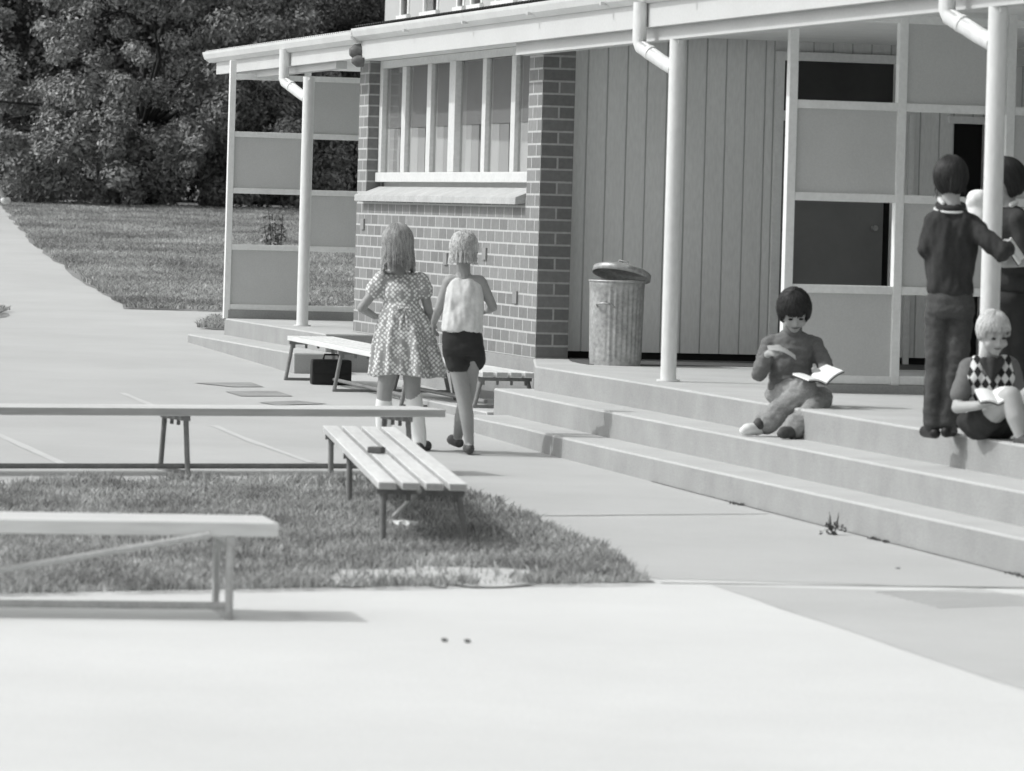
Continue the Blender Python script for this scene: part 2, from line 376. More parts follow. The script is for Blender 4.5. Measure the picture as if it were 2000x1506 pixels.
for i in range(n):
    a = 2*math.pi*i/n; r = .2
    while r < 2 and in_dirt(DC.x+.42*r*math.cos(a), DC.y+.36*r*math.sin(a)+.25*.42*r*math.cos(a), 1.12): r += .02
    x, y = DC.x+.42*r*math.cos(a), DC.y+.36*r*math.sin(a)+.25*.42*r*math.cos(a); y = max(y, near_edge(x)-.02); V.append((x, y, gzv(y)+.007)); Fc.append((0, 1+i, 1+(i+1)%n))
npmesh('dirt', V, Fc, M['dirt'])['kind'] = 'structure'
P = []
for i in range(26):                       # taller tufts along the far edge
    cx = random.uniform(-2.8, -.7); cy = 23.1+.9*min(1, max(0, (cx+2.6)/1.6))-random.uniform(.02,.4)
    for k in range(120): P.append((random.gauss(cx,.06), random.gauss(cy,.05), gzv(cy)+.012))
blades('grass', P, (.03, .08), .008, M['blade'], .9)
# lawn blades
P = []
ly = [a[0] for a in lk]; lx = [a[1] for a in lk]
while len(P) < 180000:
    y = 46.9+29*random.random()**1.15; x = random.uniform(-9.5, -.2)
    if x < np.interp(y, ly, lx)+.12*noise.noise((x*1.5, y, 2)): continue
    if noise.noise((x*1.2, y*.5, 9)) < -.25 and random.random() < .6: continue
    P.append((x, y, gzv(y)+.02))
for (y0, y1, x0, x1, n) in ((43.3,45.5,-6,-4.92,4500),(42.6,44.9,-2.9,-1.7,5000)):
    for k in range(n):
        y = random.uniform(y0, y1); x = random.uniform(x0, x1); P.append((x, y, gzv(y)+.02))
blades('grass', P, (.02, .06), .016, M['blade_far'], 1.6)

# ------------------------------------------------------------------ trees
def leaves(centres, radii, per, size, squash=.8):
    C = np.repeat(np.asarray(centres, np.float32), per, 0); Rr = np.repeat(np.asarray(radii, np.float32), per)
    n = len(C); d = rng.normal(size=(n,3)); d /= np.linalg.norm(d, axis=1)[:,None]
    rad = Rr*rng.uniform(.25, 1.05, n)**.6
    p = C+d*rad[:,None]*np.array([1,1,squash])
    nr = d+rng.normal(size=(n,3))*.55+np.array([-.15,-.1,.35]); nr /= np.linalg.norm(nr, axis=1)[:,None]
    t = np.cross(nr, rng.normal(size=(n,3))); t /= np.linalg.norm(t, axis=1)[:,None]; b = np.cross(nr, t)
    L_ = rng.uniform(size[0], size[1], n)[:,None]; W = L_*rng.uniform(.36,.5,n)[:,None]
    V = np.zeros((n,4,3), np.float32)
    V[:,0] = p-t*L_*.5; V[:,1] = p-b*W*.5+nr*W*.12; V[:,2] = p+t*L_*.5; V[:,3] = p+b*W*.5+nr*W*.12
    return V.reshape(-1,3), np.arange(n*4).reshape(-1,4)
def tree(name, label, base, lobes, nclump, per, size, mat_, seed, cr=(.28,.55), group=None, low=.1, thr=-.15):
    rs = random.Random(seed); root = empty(name, base); tag(root, label, 'tree', group)
    b = Vector(base); cs = []; rr = []
    while len(cs) < nclump:
        l = rs.choice(lobes); c, ra = Vector(l[0]), Vector(l[1])
        d = Vector((rs.gauss(0,1), rs.gauss(0,1), rs.gauss(0,1))).normalized()
        k = rs.uniform(.62, 1.02); p = c+Vector((d.x*ra.x, d.y*ra.y, d.z*ra.z))*k
        if p.z < gz(p.x, p.y)+low+.25*noise.noise((p.x*1.3,0,seed)) or d.y > .65: continue
        if noise.noise(p*1.1+Vector((seed,0,0))) < thr: continue
        cs.append(p-b); rr.append(rs.uniform(*cr))
    V, Fc = leaves(cs, rr, per, size); npmesh('crown', V, Fc, mat_, root)
    mb = MB(); fork = Vector((0,0,1.2)); mb.tube([(0,0,-.1),(.05,0,.6),tuple(fork)], [.26,.2,.17], 10)
    for p in rs.sample(cs, 26):
        mid = fork.lerp(p, .5)+Vector((rs.uniform(-.3,.3), rs.uniform(-.3,.3), rs.uniform(0,.4)))
        mb.tube([fork, mid, p], [.05,.03,.01], 6)
    mb.build('trunk', M['bark'], root); return root
ty = 75.5
tree('leafy_tree', 'big leafy tree with low hanging branches over the lawn', (-6.2, ty+1.2, gz(0,ty+1.2)),
     [((-6.9,ty+.6,3.6),(2.6,2.0,2.2)), ((-5.3,ty+.8,4.0),(2.3,1.8,2.3)), ((-4.6,ty+.3,2.7),(1.25,1.2,1.3)), ((-6.3,ty-.4,2.5),(1.6,1.2,1.25)), ((-7.9,ty+.2,2.3),(1.7,1.3,1.2)), ((-5.6,ty+.9,1.9),(1.7,.9,.75)), ((-4.3,ty+1.2,3.8),(.9,1.2,1.5)), ((-3.9,ty+1.4,2.3),(1.1,1.0,1.1))],
     430, 330, (.06,.115), M['leaf'], 3, (.18,.40))
tree('leafy_tree', 'darker small-leaved tree rising between the big leafy tree and the pale building', (-2.9, 82, gz(0,82)),
     [((-3.2,82,4.1),(1.5,1.2,1.6)), ((-2.3,82.6,4.0),(.95,1.0,1.25)), ((-3.9,81.8,3.0),(1.5,1.0,1.5)), ((-2.6,82.2,2.6),(1.5,1.0,1.4)), ((-4.0,82.5,4.6),(1.6,1.0,1.2)), ((-2.9,82.5,5.2),(1.5,1.0,.9))],
     250, 240, (.055,.10), M['leaf_b'], 8, (.25,.42))
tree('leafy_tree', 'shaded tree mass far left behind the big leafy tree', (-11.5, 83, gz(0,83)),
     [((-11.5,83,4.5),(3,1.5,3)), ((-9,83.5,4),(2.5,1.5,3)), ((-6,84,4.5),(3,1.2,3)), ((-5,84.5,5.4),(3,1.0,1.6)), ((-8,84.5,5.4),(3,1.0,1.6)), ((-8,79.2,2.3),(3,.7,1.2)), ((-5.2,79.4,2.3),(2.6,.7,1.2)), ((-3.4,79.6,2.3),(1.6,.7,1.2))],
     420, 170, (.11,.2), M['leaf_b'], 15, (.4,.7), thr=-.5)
# sapling on the lawn, seen through the screen
root = empty('sapling', (-2.85, 56.5, gz(0,56.5))); tag(root, 'thin leafy sapling growing on the lawn behind the left verandah screen', 'plant')
mb = MB(); cs = []; rr = []
for k in range(5):
    x = random.uniform(-.25,.25); h = random.uniform(.5,1.0)
    mb.tube([(x*.4,0,-.02),(x*.7,.02,h*.5),(x,0,h)], [.012,.009,.004], 5)
    for q in range(4): cs.append((x*(.5+.12*q), 0, h*(.4+.17*q))); rr.append(.13)
mb.build('stem', M['bark'], root); V, Fc = leaves(cs, rr, 14, (.05,.09)); npmesh('foliage', V, Fc, M['leaf'], root)

# ------------------------------------------------------------------ pale building behind
A0 = K(752,20,66); zt = 9.5
BB = empty('background_building', (A0.x, A0.y, 0), math.atan2(EY, EX)); tag(BB, 'pale rendered building with tall windows behind the school roof', 'building')
def bx(px):
    a = ab(px, 25)[0]/F; return (a*A0.y-A0.x)/(EX-a*EY)
wins = [(783,800),(828,857),(893,908),(920,943),(968,1008),(1030,1058)]
zb = K(792,41,A0.y).z; BE = 34
mb = MB(); mb.box((0,0,.4),(BE,.35,zb)); prev = 0
for a, b in wins:
    mb.box((prev,0,zb),(bx(a),.35,zt)); prev = bx(b)
mb.box((prev,0,zb),(BE,.35,zt)); mb.box((0,.352,.4),(.3,9,zt)); mb.box((0,9.002,.4),(BE,9.3,zt)); mb.box((BE-.3,.352,.4),(BE,9,zt))
mb.build('wall', M['cream'], BB)
mb = MB(); mb.prism([(-.5,-.5),(BE+.5,-.5),(BE+.5,9.8),(-.5,9.8)], zt, zt+.25); mb.build('roof', M['roof'], BB)
for i, (a, b) in enumerate(wins):
    xa, xb = bx(a), bx(b); w = .07
    f = MB(); f.box((xa+.002,-.02,zb+.04),(xa+w,.06,zt-.5)); f.box((xb-w,-.02,zb+.04),(xb-.002,.06,zt-.5)); f.box((xa-.05,-.06,zb-.09),(xb+.05,-.002,zb+.03)); f.box((xa+w,-.01,zt-.56),(xb-w,.05,zt-.5)); f.box((xa+w,-.01,zb+1.6),(xb-w,.05,zb+1.7))
    wo = f.build('window', M['white'], BB)
    q = MB(); q.box((xa+w,.010,zb+.04),(xb-w,.016,zt-.57)); q.build('pane', M['glass'], wo)
    q = MB(); c = .55 if i in (1,4) else .0
    q.box((xa+w,.03,zb+.04),(xa+w+(xb-xa-2*w)*(.45 if c else .98),.04,zt-.6)); q.build('curtain', M['strip_m'] if c else M['dkc'], wo)
mb = MB(); mb.box((.31,.6,zb+.03),(BE-.31,.65,zt-.02)); mb.build('dark_room', M['dark'], BB)

# ------------------------------------------------------------------ school building (local frame s,t,z)
SB = empty('school_building', (OX, OY, 0), math.atan2(EY, EX))
tag(SB, 'low brick and board school building with white posted verandah and steps', 'building')
W0, W1 = .157, .387
wl, wr, wz0, wz1 = -9.1, -4.09, 1.70, 2.66
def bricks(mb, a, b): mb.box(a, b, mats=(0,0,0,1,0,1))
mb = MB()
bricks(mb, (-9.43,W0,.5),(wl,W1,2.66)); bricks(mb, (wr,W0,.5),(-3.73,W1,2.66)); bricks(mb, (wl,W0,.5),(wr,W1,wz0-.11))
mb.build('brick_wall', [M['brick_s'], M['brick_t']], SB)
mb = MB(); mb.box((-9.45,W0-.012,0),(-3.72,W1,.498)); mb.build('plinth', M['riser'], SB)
for px, py in ((710,437),(872,505),(948,495),(1008,580)):
    a, b = ab(px, py); a /= F; b /= F
    Y = (W0+OX*(-EY)+OY*EX)/(a*(-EY)+EX); s = (a*Y-OX)*EX+(Y-OY)*EY; z = CAMH+b*Y
    mb = MB(); mb.box((s-.055,W0-.014,z-.045),(s+.055,W0+.004,z+.04)); mb.build('vent_brick', M['vent'], SB)
# window
wf = MB(); t0, t1 = .245, .31
wf.box((wl,t0,wz1-.06),(wr,t1,wz1)); wf.box((wl,t0-.02,wz0),(wr,t1,wz0+.075))
wf.box((wl,t0,wz0+.075),(wl+.10,t1,wz1-.06)); wf.box((wr-.06,t0,wz0+.075),(wr,t1,wz1-.06))
mul = [(-8.35,-8.22),(-7.51,-7.38),(-6.73,-6.54),(-5.79,-5.68),(-4.95,-4.83)]
for a, b in mul: wf.box((a,t0-.012 if b-a > .15 else t0+.006,wz0+.075),(b,t1,wz1-.06))
wo = wf.build('window', M['white_lit'], SB, .006)
cells = [wl+.10]+[x for p in mul for x in p]+[wr-.06]
for i in range(0, len(cells), 2):
    a, b = cells[i], cells[i+1]
    q = MB(); q.box((a,t1-.03,wz0+.075),(b,t1-.026,wz1-.06)); q.build('pane', M['glass'], wo)
    q = MB(); q.box((a+.002,t1-.018,2.125),(b-.002,t1-.012,wz1-.062)); q.build('blind', M['blind'], wo)
    q = MB(); w = b-a; e1, e2 = a+w*random.uniform(.32,.42), a+w*random.uniform(.64,.74)
    q.box((a+.002,t1-.014,wz0+.076),(e1,t1-.004,2.124)); q.box((e1,t1-.012,wz0+.076),(e2,t1-.004,2.124), 1); q.box((e2,t1-.010,wz0+.076),(b-.002,t1-.004,2.124), 2)
    q.build('curtain', [M['curtain'], M['strip_m'], M['strip_d']], wo)
mb = MB()                                 # sloping sill
sa, sb = wl-.10, wr-.02
prof = [(.26,wz0-.035),(.085,wz0-.105),(.085,wz0-.155),(.26,wz0-.13)]
vs = [(s,t,z) for s in (sa,sb) for t,z in prof]
mb.add(vs, [(0,1,2,3),(7,6,5,4),(0,4,5,1),(1,5,6,2),(2,6,7,3),(3,7,4,0)])
mb.build('window_sill', M['sill'], SB, .004)
mb = MB(); mb.box((wl,.30,wz0-.11),(wr,.387,wz0)); mb.build('sill_board', M['white_lit'], SB)
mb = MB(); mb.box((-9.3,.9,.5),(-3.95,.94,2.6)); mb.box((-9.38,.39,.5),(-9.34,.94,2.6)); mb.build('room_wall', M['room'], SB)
# board wall under the verandah
BW = -3.9; dj0, dj1, dtop = 1.93, 2.75, 2.60
d2a, d2b = 3.2, 3.42
def boards(mb, a, b, z0, z1):
    w = .142; t = a
    while t < b-1e-4:
        e = min(t+w, b); mb.box((BW-.04,t,z0),(BW,e-.012,z1)); mb.box((BW-.04,e-.012,z0),(BW-.010,e,z1), 1); t = e
mb = MB(); boards(mb, W1, dj0-.06, .55, 2.95); boards(mb, dj0-.06, dj1+.06, dtop+.06, 2.95); boards(mb, dj1+.06, d2a, .55, 2.95); boards(mb, d2a, d2b, 2.25, 2.95); boards(mb, d2b, 7, .55, 2.95)
mb.build('board_wall', [M['boards'], M['groove']], SB)
mb = MB(); mb.box((BW-.09,W1,.5),(BW-.05,7,2.95)); mb.build('wall_lining', M['dark'], SB)
mb = MB(); mb.box((BW-.045,W1,.502),(BW-.012,dj0-.06,.548)); mb.box((BW-.045,dj1+.06,.502),(BW-.012,7,.548)); mb.build('under_board_gap', M['dark'], SB)  # dark strip filling the gap under the boards, its shade put into the colour
f = MB(); f.box((BW-.05,dj0-.06,.5),(BW+.03,dj0,dtop)); f.box((BW-.05,dj1,.5),(BW+.03,dj1+.06,dtop)); f.box((BW-.05,dj0-.06,dtop),(BW+.03,dj1+.06,dtop+.06)); f.box((BW-.05,dj0,2.18),(BW+.02,dj1,2.25))
do = f.build('door', M['white'], SB)
q = MB(); q.box((BW-.045,dj0,2.25),(BW-.04,dj1,dtop)); q.build('fanlight', M['fan'], do)
q = MB(); q.box((BW-.045,dj0,.52),(BW-.03,dj1-.05,2.18)); q.build('door_leaf', M['door'], do)
q = MB(); q.tube([(BW-.03,dj1-.12,1.45),(BW+.02,dj1-.12,1.45)], .02); q.build('handle', M['zinc'], do)
f = MB(); f.box((BW-.05,d2b,.5),(BW+.04,d2b+.07,2.3)); f.box((BW-.05,d2a-.05,2.2),(BW+.03,d2b,2.25)); f.box((BW-.01,d2a-.34,.5),(BW+.02,d2a-.30,2.25))
do = f.build('door', M['white'], SB)
q = MB(); q.box((BW-.045,d2a,.52),(BW-.04,d2b,2.2)); q.build('doorway', M['dark'], do)
# floors and steps
def fr_t(tab, s): return float(np.interp(s, [a for a,_ in tab], [b for _,b in tab]))
FT = [(-3,-.22),(0,-.224),(3.7,-.30),(6.8,-.34),(14,-.43)]
T2 = [(-3,-.43),(.06,-.52),(3.8,-.587),(7.7,-.665),(14,-.77)]
T1 = [(-3,-.76),(-.5,-.765),(.3,-.805),(4.8,-.885),(8.4,-.918),(14,-.97)]
ss = [-1.6,-.5,.3,2,3.75,5.5,7.5,10,14]
def slab(name, first, tab, back, z0, z1, parent=SB, s_end=None):
    poly = first+[(s, fr_t(tab, s)) for s in ss]+back
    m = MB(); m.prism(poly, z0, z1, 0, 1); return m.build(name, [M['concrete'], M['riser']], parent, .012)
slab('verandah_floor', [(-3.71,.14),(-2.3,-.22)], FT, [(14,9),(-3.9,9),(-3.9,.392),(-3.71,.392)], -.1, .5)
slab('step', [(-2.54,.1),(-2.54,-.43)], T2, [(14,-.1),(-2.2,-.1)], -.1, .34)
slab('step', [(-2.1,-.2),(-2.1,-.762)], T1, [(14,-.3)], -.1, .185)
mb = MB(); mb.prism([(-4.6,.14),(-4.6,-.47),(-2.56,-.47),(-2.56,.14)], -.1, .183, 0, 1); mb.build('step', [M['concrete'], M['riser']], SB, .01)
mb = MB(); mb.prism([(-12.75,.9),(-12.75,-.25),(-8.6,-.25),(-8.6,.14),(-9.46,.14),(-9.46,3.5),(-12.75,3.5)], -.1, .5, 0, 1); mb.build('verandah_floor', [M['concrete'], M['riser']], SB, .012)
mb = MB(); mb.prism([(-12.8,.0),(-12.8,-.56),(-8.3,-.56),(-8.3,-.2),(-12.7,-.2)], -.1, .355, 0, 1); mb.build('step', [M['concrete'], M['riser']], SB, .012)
# shade painted as a dark floor band below the boards, rounded at the pier
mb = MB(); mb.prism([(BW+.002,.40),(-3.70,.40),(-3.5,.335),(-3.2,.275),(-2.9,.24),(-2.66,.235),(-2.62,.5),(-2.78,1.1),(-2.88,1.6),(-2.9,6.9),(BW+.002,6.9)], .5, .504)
mb.build('floor_shade_band', mat('floor_shade_tone', .10, .9, .18, 4), SB)
# posts
pr = .048
def post(s, z1=2.56):
    m = MB(); m.tube([(s,0,.5),(s,0,z1)], pr, 20); return m.build('post', M['white_post'], SB)
PS = (-10.664, 0, 5.47)
for s in PS:
    post(s)
    m = MB(); m.box((s-.07,-.012,2.535),(s+.07,.012,2.558)); m.build('cap_plate', M['white_post'], SB)
    m = MB(); m.tube([(s,0,.501),(s,0,.512)], pr+.022, 20); m.build('base_plate', M['white_post'], SB)
    m = MB(); rr_ = .043
    m.tube([(s-.33,-.145,2.79),(s-.33,-.145,2.55),(s-.315,-.138,2.52),(s-.12,-.045,2.42),(s-.03,-.01,2.385)], rr_, 16); m.tube([(s-.25,-.105,2.488),(s-.225,-.095,2.477)], rr_+.004, 16)
    m.build('downpipe', M['white_post'], SB)
# beams, fascia, gutter
mb = MB(); mb.box((-13.85,-.04,2.60),(-9.44,.05,2.72)); mb.box((-3.72,-.04,2.56),(14,.05,2.72)); mb.build('beam', M['fascia'], SB)
mb = MB(); mb.box((-14.25,-.095,2.655),(-8.15,-.06,2.79)); mb.box((-8.14,-.10,2.64),(14,-.06,2.80)); mb.build('fascia', M['fascia'], SB)
GD = -.055
def gut(a, b, z):
    pf = [(t-GD, q) for t, q in ((-.118,z+.0),(-.17,z),(-.215,z+.03),(-.232,z+.07),(-.235,z+.092),(-.222,z+.092),(-.21,z+.06),(-.17,z+.025),(-.118,z+.03))]
    n = len(pf); m.add([(a,t,q) for t,q in pf]+[(b,t,q) for t,q in pf], [(i,(i+1)%n,n+(i+1)%n,n+i) for i in range(n)]+[tuple(reversed(range(n))), tuple(range(n,2*n))])
m = MB(); gut(-14.5,-8.3,2.765); m.build('gutter', M['gutter'], SB)
m = MB(); s = -8.3
while s < 14: gut(s, min(s+1.795, 14), 2.785); m.box((s-.012,-.185,2.80),(s+.012,-.07,2.80+.02)); s += 1.8
m.build('gutter', M['gutter'], SB)
# soffit board between fascia and beam / window head, plus verandah ceiling
mb = MB(); mb.box((-14.24,-.058,2.725),(-9.44,3.5,2.74)); mb.box((-9.43,-.058,2.662),(-3.73,.40,2.68)); mb.box((-3.72,-.058,2.725),(14,9,2.74)); mb.build('ceiling', M['white'], SB)
def roof(name, s0, s1, t0_, t1_, z, pitch, mt):
    n = int((s1-s0)/.038); V = []; Fc = []
    for i in range(n+1):
        s = s0+(s1-s0)*i/n; dz = .009*math.sin(2*math.pi*i/2) if False else .009*(1 if i % 2 else -1)
        for t in (t0_, t1_): V.append((s, t, z+dz+(t-t0_)*pitch))
    for i in range(n): Fc.append((2*i, 2*i+2, 2*i+3, 2*i+1))
    o = npmesh(name, V, Fc, mt, SB); return o
roof('roof', -14.5, -8.3, -.16, 3.6, 2.862, .040, M['roof_l'])
roof('roof', -8.3, 14, -.155, 5.0, 2.895, .052, M['roof'])
mb = MB(); mb.box((-13.2,3.5,2.6),(14,3.55,2.99)); mb.build('roof_end', M['fascia'], SB)
# bell on the fascia
mb = MB(); mb.tube([(-8.32,-.08,2.70),(-8.32,-.14,2.70),(-8.32,-.18,2.70)], [.062,.062,.03], 14); mb.tube([(-8.28,-.08,2.63),(-8.28,-.13,2.63),(-8.28,-.17,2.63)], [.05,.05,.02], 14); mb.build('bell', M['bell'], SB)
# screens: white frames with grey panels
def screen(s, posts, rails, filled, kerb=True):
    f = MB(); hw = .026
    for i, t in enumerate(posts): f.box((s-.03,t-hw,.5 if i else .5),(s+.03,t+hw,2.74))
    for z in rails:
        for a, b in zip(posts, posts[1:]): f.box((s-.026,a+hw,z-.024),(s+.026,b-hw,z+.024))
    so = f.build('screen', M['white'], SB, .004)
    for i, j in filled:
        a, b = posts[i]+hw, posts[i+1]-hw; z0, z1 = rails[j]+.024, rails[j+1]-.024
        p = MB(); p.box((s-.008,a,z0),(s+.008,b,z1)); p.build('panel', M['panel'], so)
    return so
rl = [.60,1.12,1.61,2.10,2.60]
screen(-12.72, [-.24,.425,1.09,1.755], rl, [(0,0),(0,2),(1,1),(1,3),(2,0),(2,2)])
rr2 = [.578,1.10,1.632,2.165,2.675]
screen(1.27, [.32,.985,1.655,2.32,2.99,3.65], rr2, [(0,0),(0,2),(1,1),(1,3),(2,0),(2,2),(3,1),(3,3),(4,0),(4,2)])
mb = MB(); mb.box((1.22,.29,.5),(1.32,3.7,.552)); mb.build('screen_kerb', M['riser'], SB)
mb = MB(); mb.box((-12.76,-.23,.5),(-12.68,1.8,.574)); mb.build('screen_kerb', M['riser'], SB)

# ------------------------------------------------------------------ weeds along the step
Pw = []; 
for s in np.arange(3.5, 9.2, .012):
    if noise.noise((s*2.2, 0, 4)) > .25:
        p = S2(s, fr_t(T1, s)-.02); Pw += [(p.x+random.gauss(0,.008), p.y+random.gauss(0,.012), gz(p.x,p.y)+.004)]*1
blades('weed_line', np.repeat(np.array(Pw), 5, 0)+rng.normal(size=(len(Pw)*5,3))*np.array([.008,.012,0]), (.004,.014), .005, M['weed'], 1.5)
mb = MB(); vs = []
sw = np.arange(2.6, 9.4, .05)
for q_ in sw:
    j = .010+.010*max(0, noise.noise((q_*2.5, 3, 1))+.3*noise.noise((q_*14, 1, 2)))
    for t_ in (fr_t(T1, q_)+.004, fr_t(T1, q_)-j):
        p = S2(q_, t_); vs.append((p.x, p.y, gz(p.x, p.y)+.004))
mb.add(vs, [(2*i, 2*i+1, 2*i+3, 2*i+2) for i in range(len(sw)-1)]); mb.build('soil_line', M['joint_d'])['kind'] = 'structure'
wp = onz(1627,1046,.03); root = empty('weed', wp); tag(root, 'small dark weed sprouting at the foot of the bottom step', 'weed')
cs = [(random.gauss(0,.03), random.gauss(-.01,.02), random.uniform(.01,.055)) for _ in range(18)]
V, Fc = leaves(cs, [.018]*len(cs), 5, (.014,.03)); npmesh('foliage', V, Fc, M['weed'], root)
mb = MB()
for k in range(5):
    x = random.uniform(-.04,.05); mb.tube([(0,0,0),(x*.6,0,.04),(x,0,random.uniform(.07,.12))], [.003,.003,.001], 5)
mb.build('stem', M['weed'], root)
# ------------------------------------------------------------------ benches
def bench(label, p0, p1, width, n, slat_w, frames, zr, side=1, tops=.03, mt=None, edge=None, brace=None, rail=True, splay=.03, splay2=None, steel='steel', end_over=.12):
    """p0, p1: ground points under the seat's visible long edge; the seat reaches `width` to the left of p0->p1 (side=1)"""
    p0, p1 = Vector(p0), Vector(p1); d = p1-p0; Ln = d.length
    ex = d.normalized(); ey = Vector((-ex.y, ex.x, 0)).normalized()*side; ez = ex.cross(ey)*side
    root = bpy.data.objects.new('bench', None); COL.objects.link(root)
    root.matrix_world = Matrix((( ex.x, ey.x*1, ez.x, p0.x), (ex.y, ey.y, ez.y, p0.y), (ex.z, ey.z, ez.z, p0.z), (0,0,0,1))) if side == 1 else Matrix(((ex.x, ey.x, ez.x, p0.x), (ex.y, ey.y, ez.y, p0.y), (ex.z, ey.z, ez.z, p0.z), (0,0,0,1)))
    tag(root, label, 'bench', 'low slatted school benches')
    gap = (width-n*slat_w)/(n-1)
    for i in range(n):
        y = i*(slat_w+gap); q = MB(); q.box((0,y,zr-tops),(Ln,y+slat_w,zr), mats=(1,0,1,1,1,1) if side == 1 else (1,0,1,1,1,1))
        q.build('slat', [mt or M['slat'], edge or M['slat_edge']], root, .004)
    tr = .0145
    for x in frames:
        q = MB()
        q.tube([(x,width-.03,zr-tops-.004),(x,width+(splay if splay2 is None else splay2)-.01,.0)], tr, 10); q.tube([(x,.03,zr-tops-.004),(x,-splay+.01,.0)], tr, 10)
        q.bar((x,.0,zr-tops-.014),(x,width,zr-tops-.014), .03, .026)
        q.bar((x,-splay,.012),(x,width+splay,.012), .026, .02)
        for i in range(n): q.tube([(x,i*(slat_w+gap)+slat_w/2,zr-tops-.028),(x,i*(slat_w+gap)+slat_w/2,zr-tops-.055)], .011, 6)
        q.build('leg_frame', M[steel], root)
    if rail:
        q = MB(); y = rail if isinstance(rail, float) else width/2
        q.tube([(frames[0],y,.045),(frames[-1],y,.045)], .014, 10); q.build('stretcher', M[steel], root)
    if brace:
        for (a, b) in brace:
            q = MB(); q.tube([a, b], .012, 10); q.build('brace', M['steel_l'], root)
    return root
gp = lambda x, y: Vector((x, y, gz(x, y)))
# slatted bench on the grass, end towards the viewer
bench('pale bench on the grass, end towards the viewer, a small tin on it', gp(-.16,19.9), gp(-.585,24.4), .385, 4, .078, [.12,2.6,4.25], .292, 1, .032, brace=[((.1,.2,.25),(1.6,.2,.03))], rail=False, splay=.03, splay2=-.025)
# front left bench
bench('nearest bench at left with a wide pale top and diagonal brace on the pale concrete', gp(-.80,16.45), gp(-4.6,15.7), .40, 4, .084, [.17,2.0,3.7], .345, -1, .05, edge=M['slat'], brace=[((.25,-.012,.30),(1.75,-.012,.03))], rail=.03, steel='steel_l', splay=.0)
# long bench across the middle
bench('long thin bench with dark steel legs between the grass and the court', gp(-.33,25.15), gp(-4.9,23.05), .38, 4, .075, [.21,1.50,3.1,4.4], .355, -1, .042, rail=.03)
# benches under the window
def gs(s, t, z=None):
    p = S2(s, t); p.z = gz(p.x, p.y) if z is None else z; return p
bench('farther bench under the window beside the left step with a black bag behind its legs', gs(-7.42,-.80), gs(-3.9,-.62), .36, 4, .08, [.06,1.45,3.2], .335, 1, .035, rail=.2, mt=M['slat'], edge=M['slat'])
bench('bench against the brick wall under the window with its slat ends by the steps', gs(-5.6,-.42,.183), gs(-2.98,-.40,.183), .37, 4, .078, [.2,2.5], .245, 1, .035, rail=.06)

# small things
def rbox(name, p, dims, rz, mt, bev, parent=None):
    q = MB(); q.box((-dims[0]/2,-dims[1]/2,0),(dims[0]/2,dims[1]/2,dims[2])); o = q.build(name, mt, parent, bev)
    o.location = p; o.rotation_euler = (0,0,rz); return o
def satchel(label, p, dims, rz):
    root = empty('school_bag', p, rz); tag(root, label, 'bag')
    rbox('body', (0,0,0), dims, 0, M['bag'], .02, root)
    q = MB(); q.box((-dims[0]/2+.005,-dims[1]/2-.006,dims[2]*.45),(dims[0]/2-.005,-dims[1]/2-.001,dims[2]-.02)); q.build('flap', M['bag'], root, .002)
    q = MB(); q.tube([(-.06,0,dims[2]-.005),(-.05,0,dims[2]+.035),(.05,0,dims[2]+.035),(.06,0,dims[2]-.005)], .008, 8); q.build('handle', M['bag'], root)
satchel('black school bag standing on the ground behind the legs of the farther bench', gs(-6.85,-.58), (.30,.12,.19), R(10))
p = onz(1808,830,.5); satchel('dark school bag on the verandah behind the legs of the standing boy', Vector((p.x+.085,22.6,.5)), (.2,.14,.22), R(20))
lb = empty('lunch_tin', K(735,893,21.95)); lb.location.z = gz(0,21.95)+.294; tag(lb, 'small dark lunch tin lying on the slatted bench on the grass', 'tin')
rbox('body', (0,0,0), (.075,.05,.03), R(-25), M['cover'], .006, lb); rbox('clasp', (.02,-.02,.031), (.02,.012,.004), R(-25), M['zinc'], .001, lb)
q = MB(); rp = [(.05*math.cos(a)*(1+.3*math.sin(3*a)), (.03*math.sin(a)*(1+.2*math.cos(2*a))), .010*math.sin(5*a)+.02) for a in np.arange(0, 6.28, .4)]
q.add(rp+[(0,0,.035)], [(i,(i+1)%len(rp),len(rp)) for i in range(len(rp))]); o = q.build('paper_scrap', M['paper']); o.location = onz(792,1031,.08); tag(o, 'crumpled white paper scrap on the grass under the slatted bench', 'paper')
for (px, py, lab) in ((868,1252,'tiny dark stone on the pale concrete, left of a pair'),(913,1254,'small dark stone on the pale concrete, right of a pair'),(1753,1113,'small dark stone on the concrete near the bottom step')):
    p = onz(px, py, .02); bm = bmesh.new(); bmesh.ops.create_icosphere(bm, subdivisions=2, radius=.011)
    for v in bm.verts: v.co *= 1+.4*noise.noise(v.co*90+p); v.co.z *= .6
    me = bpy.data.meshes.new('stone'); bm.to_mesh(me); bm.free(); me.materials.append(M['cover']); o = bpy.data.objects.new('stone', me); COL.objects.link(o); o.location = p+Vector((0,0,.004)); tag(o, lab, 'stone', 'stones on the concrete')
# drain grate
q = MB(); c = [onz(1712,1158,.02), onz(1830,1188,.02), onz(2060,1180,.02), onz(1925,1152,.02)]
for i in range(9):
    a = c[0].lerp(c[1], i/8); b = c[3].lerp(c[2], i/8); q.bar(a+Vector((0,0,.0035)), b+Vector((0,0,.0035)), .010 if i in (0,8) else .006, .001)
o = q.build('drain_grate', mat('worn_grate', .385, .9, .2, 6)); tag(o, 'faint flat drain grate set in the old concrete at right', 'drain')

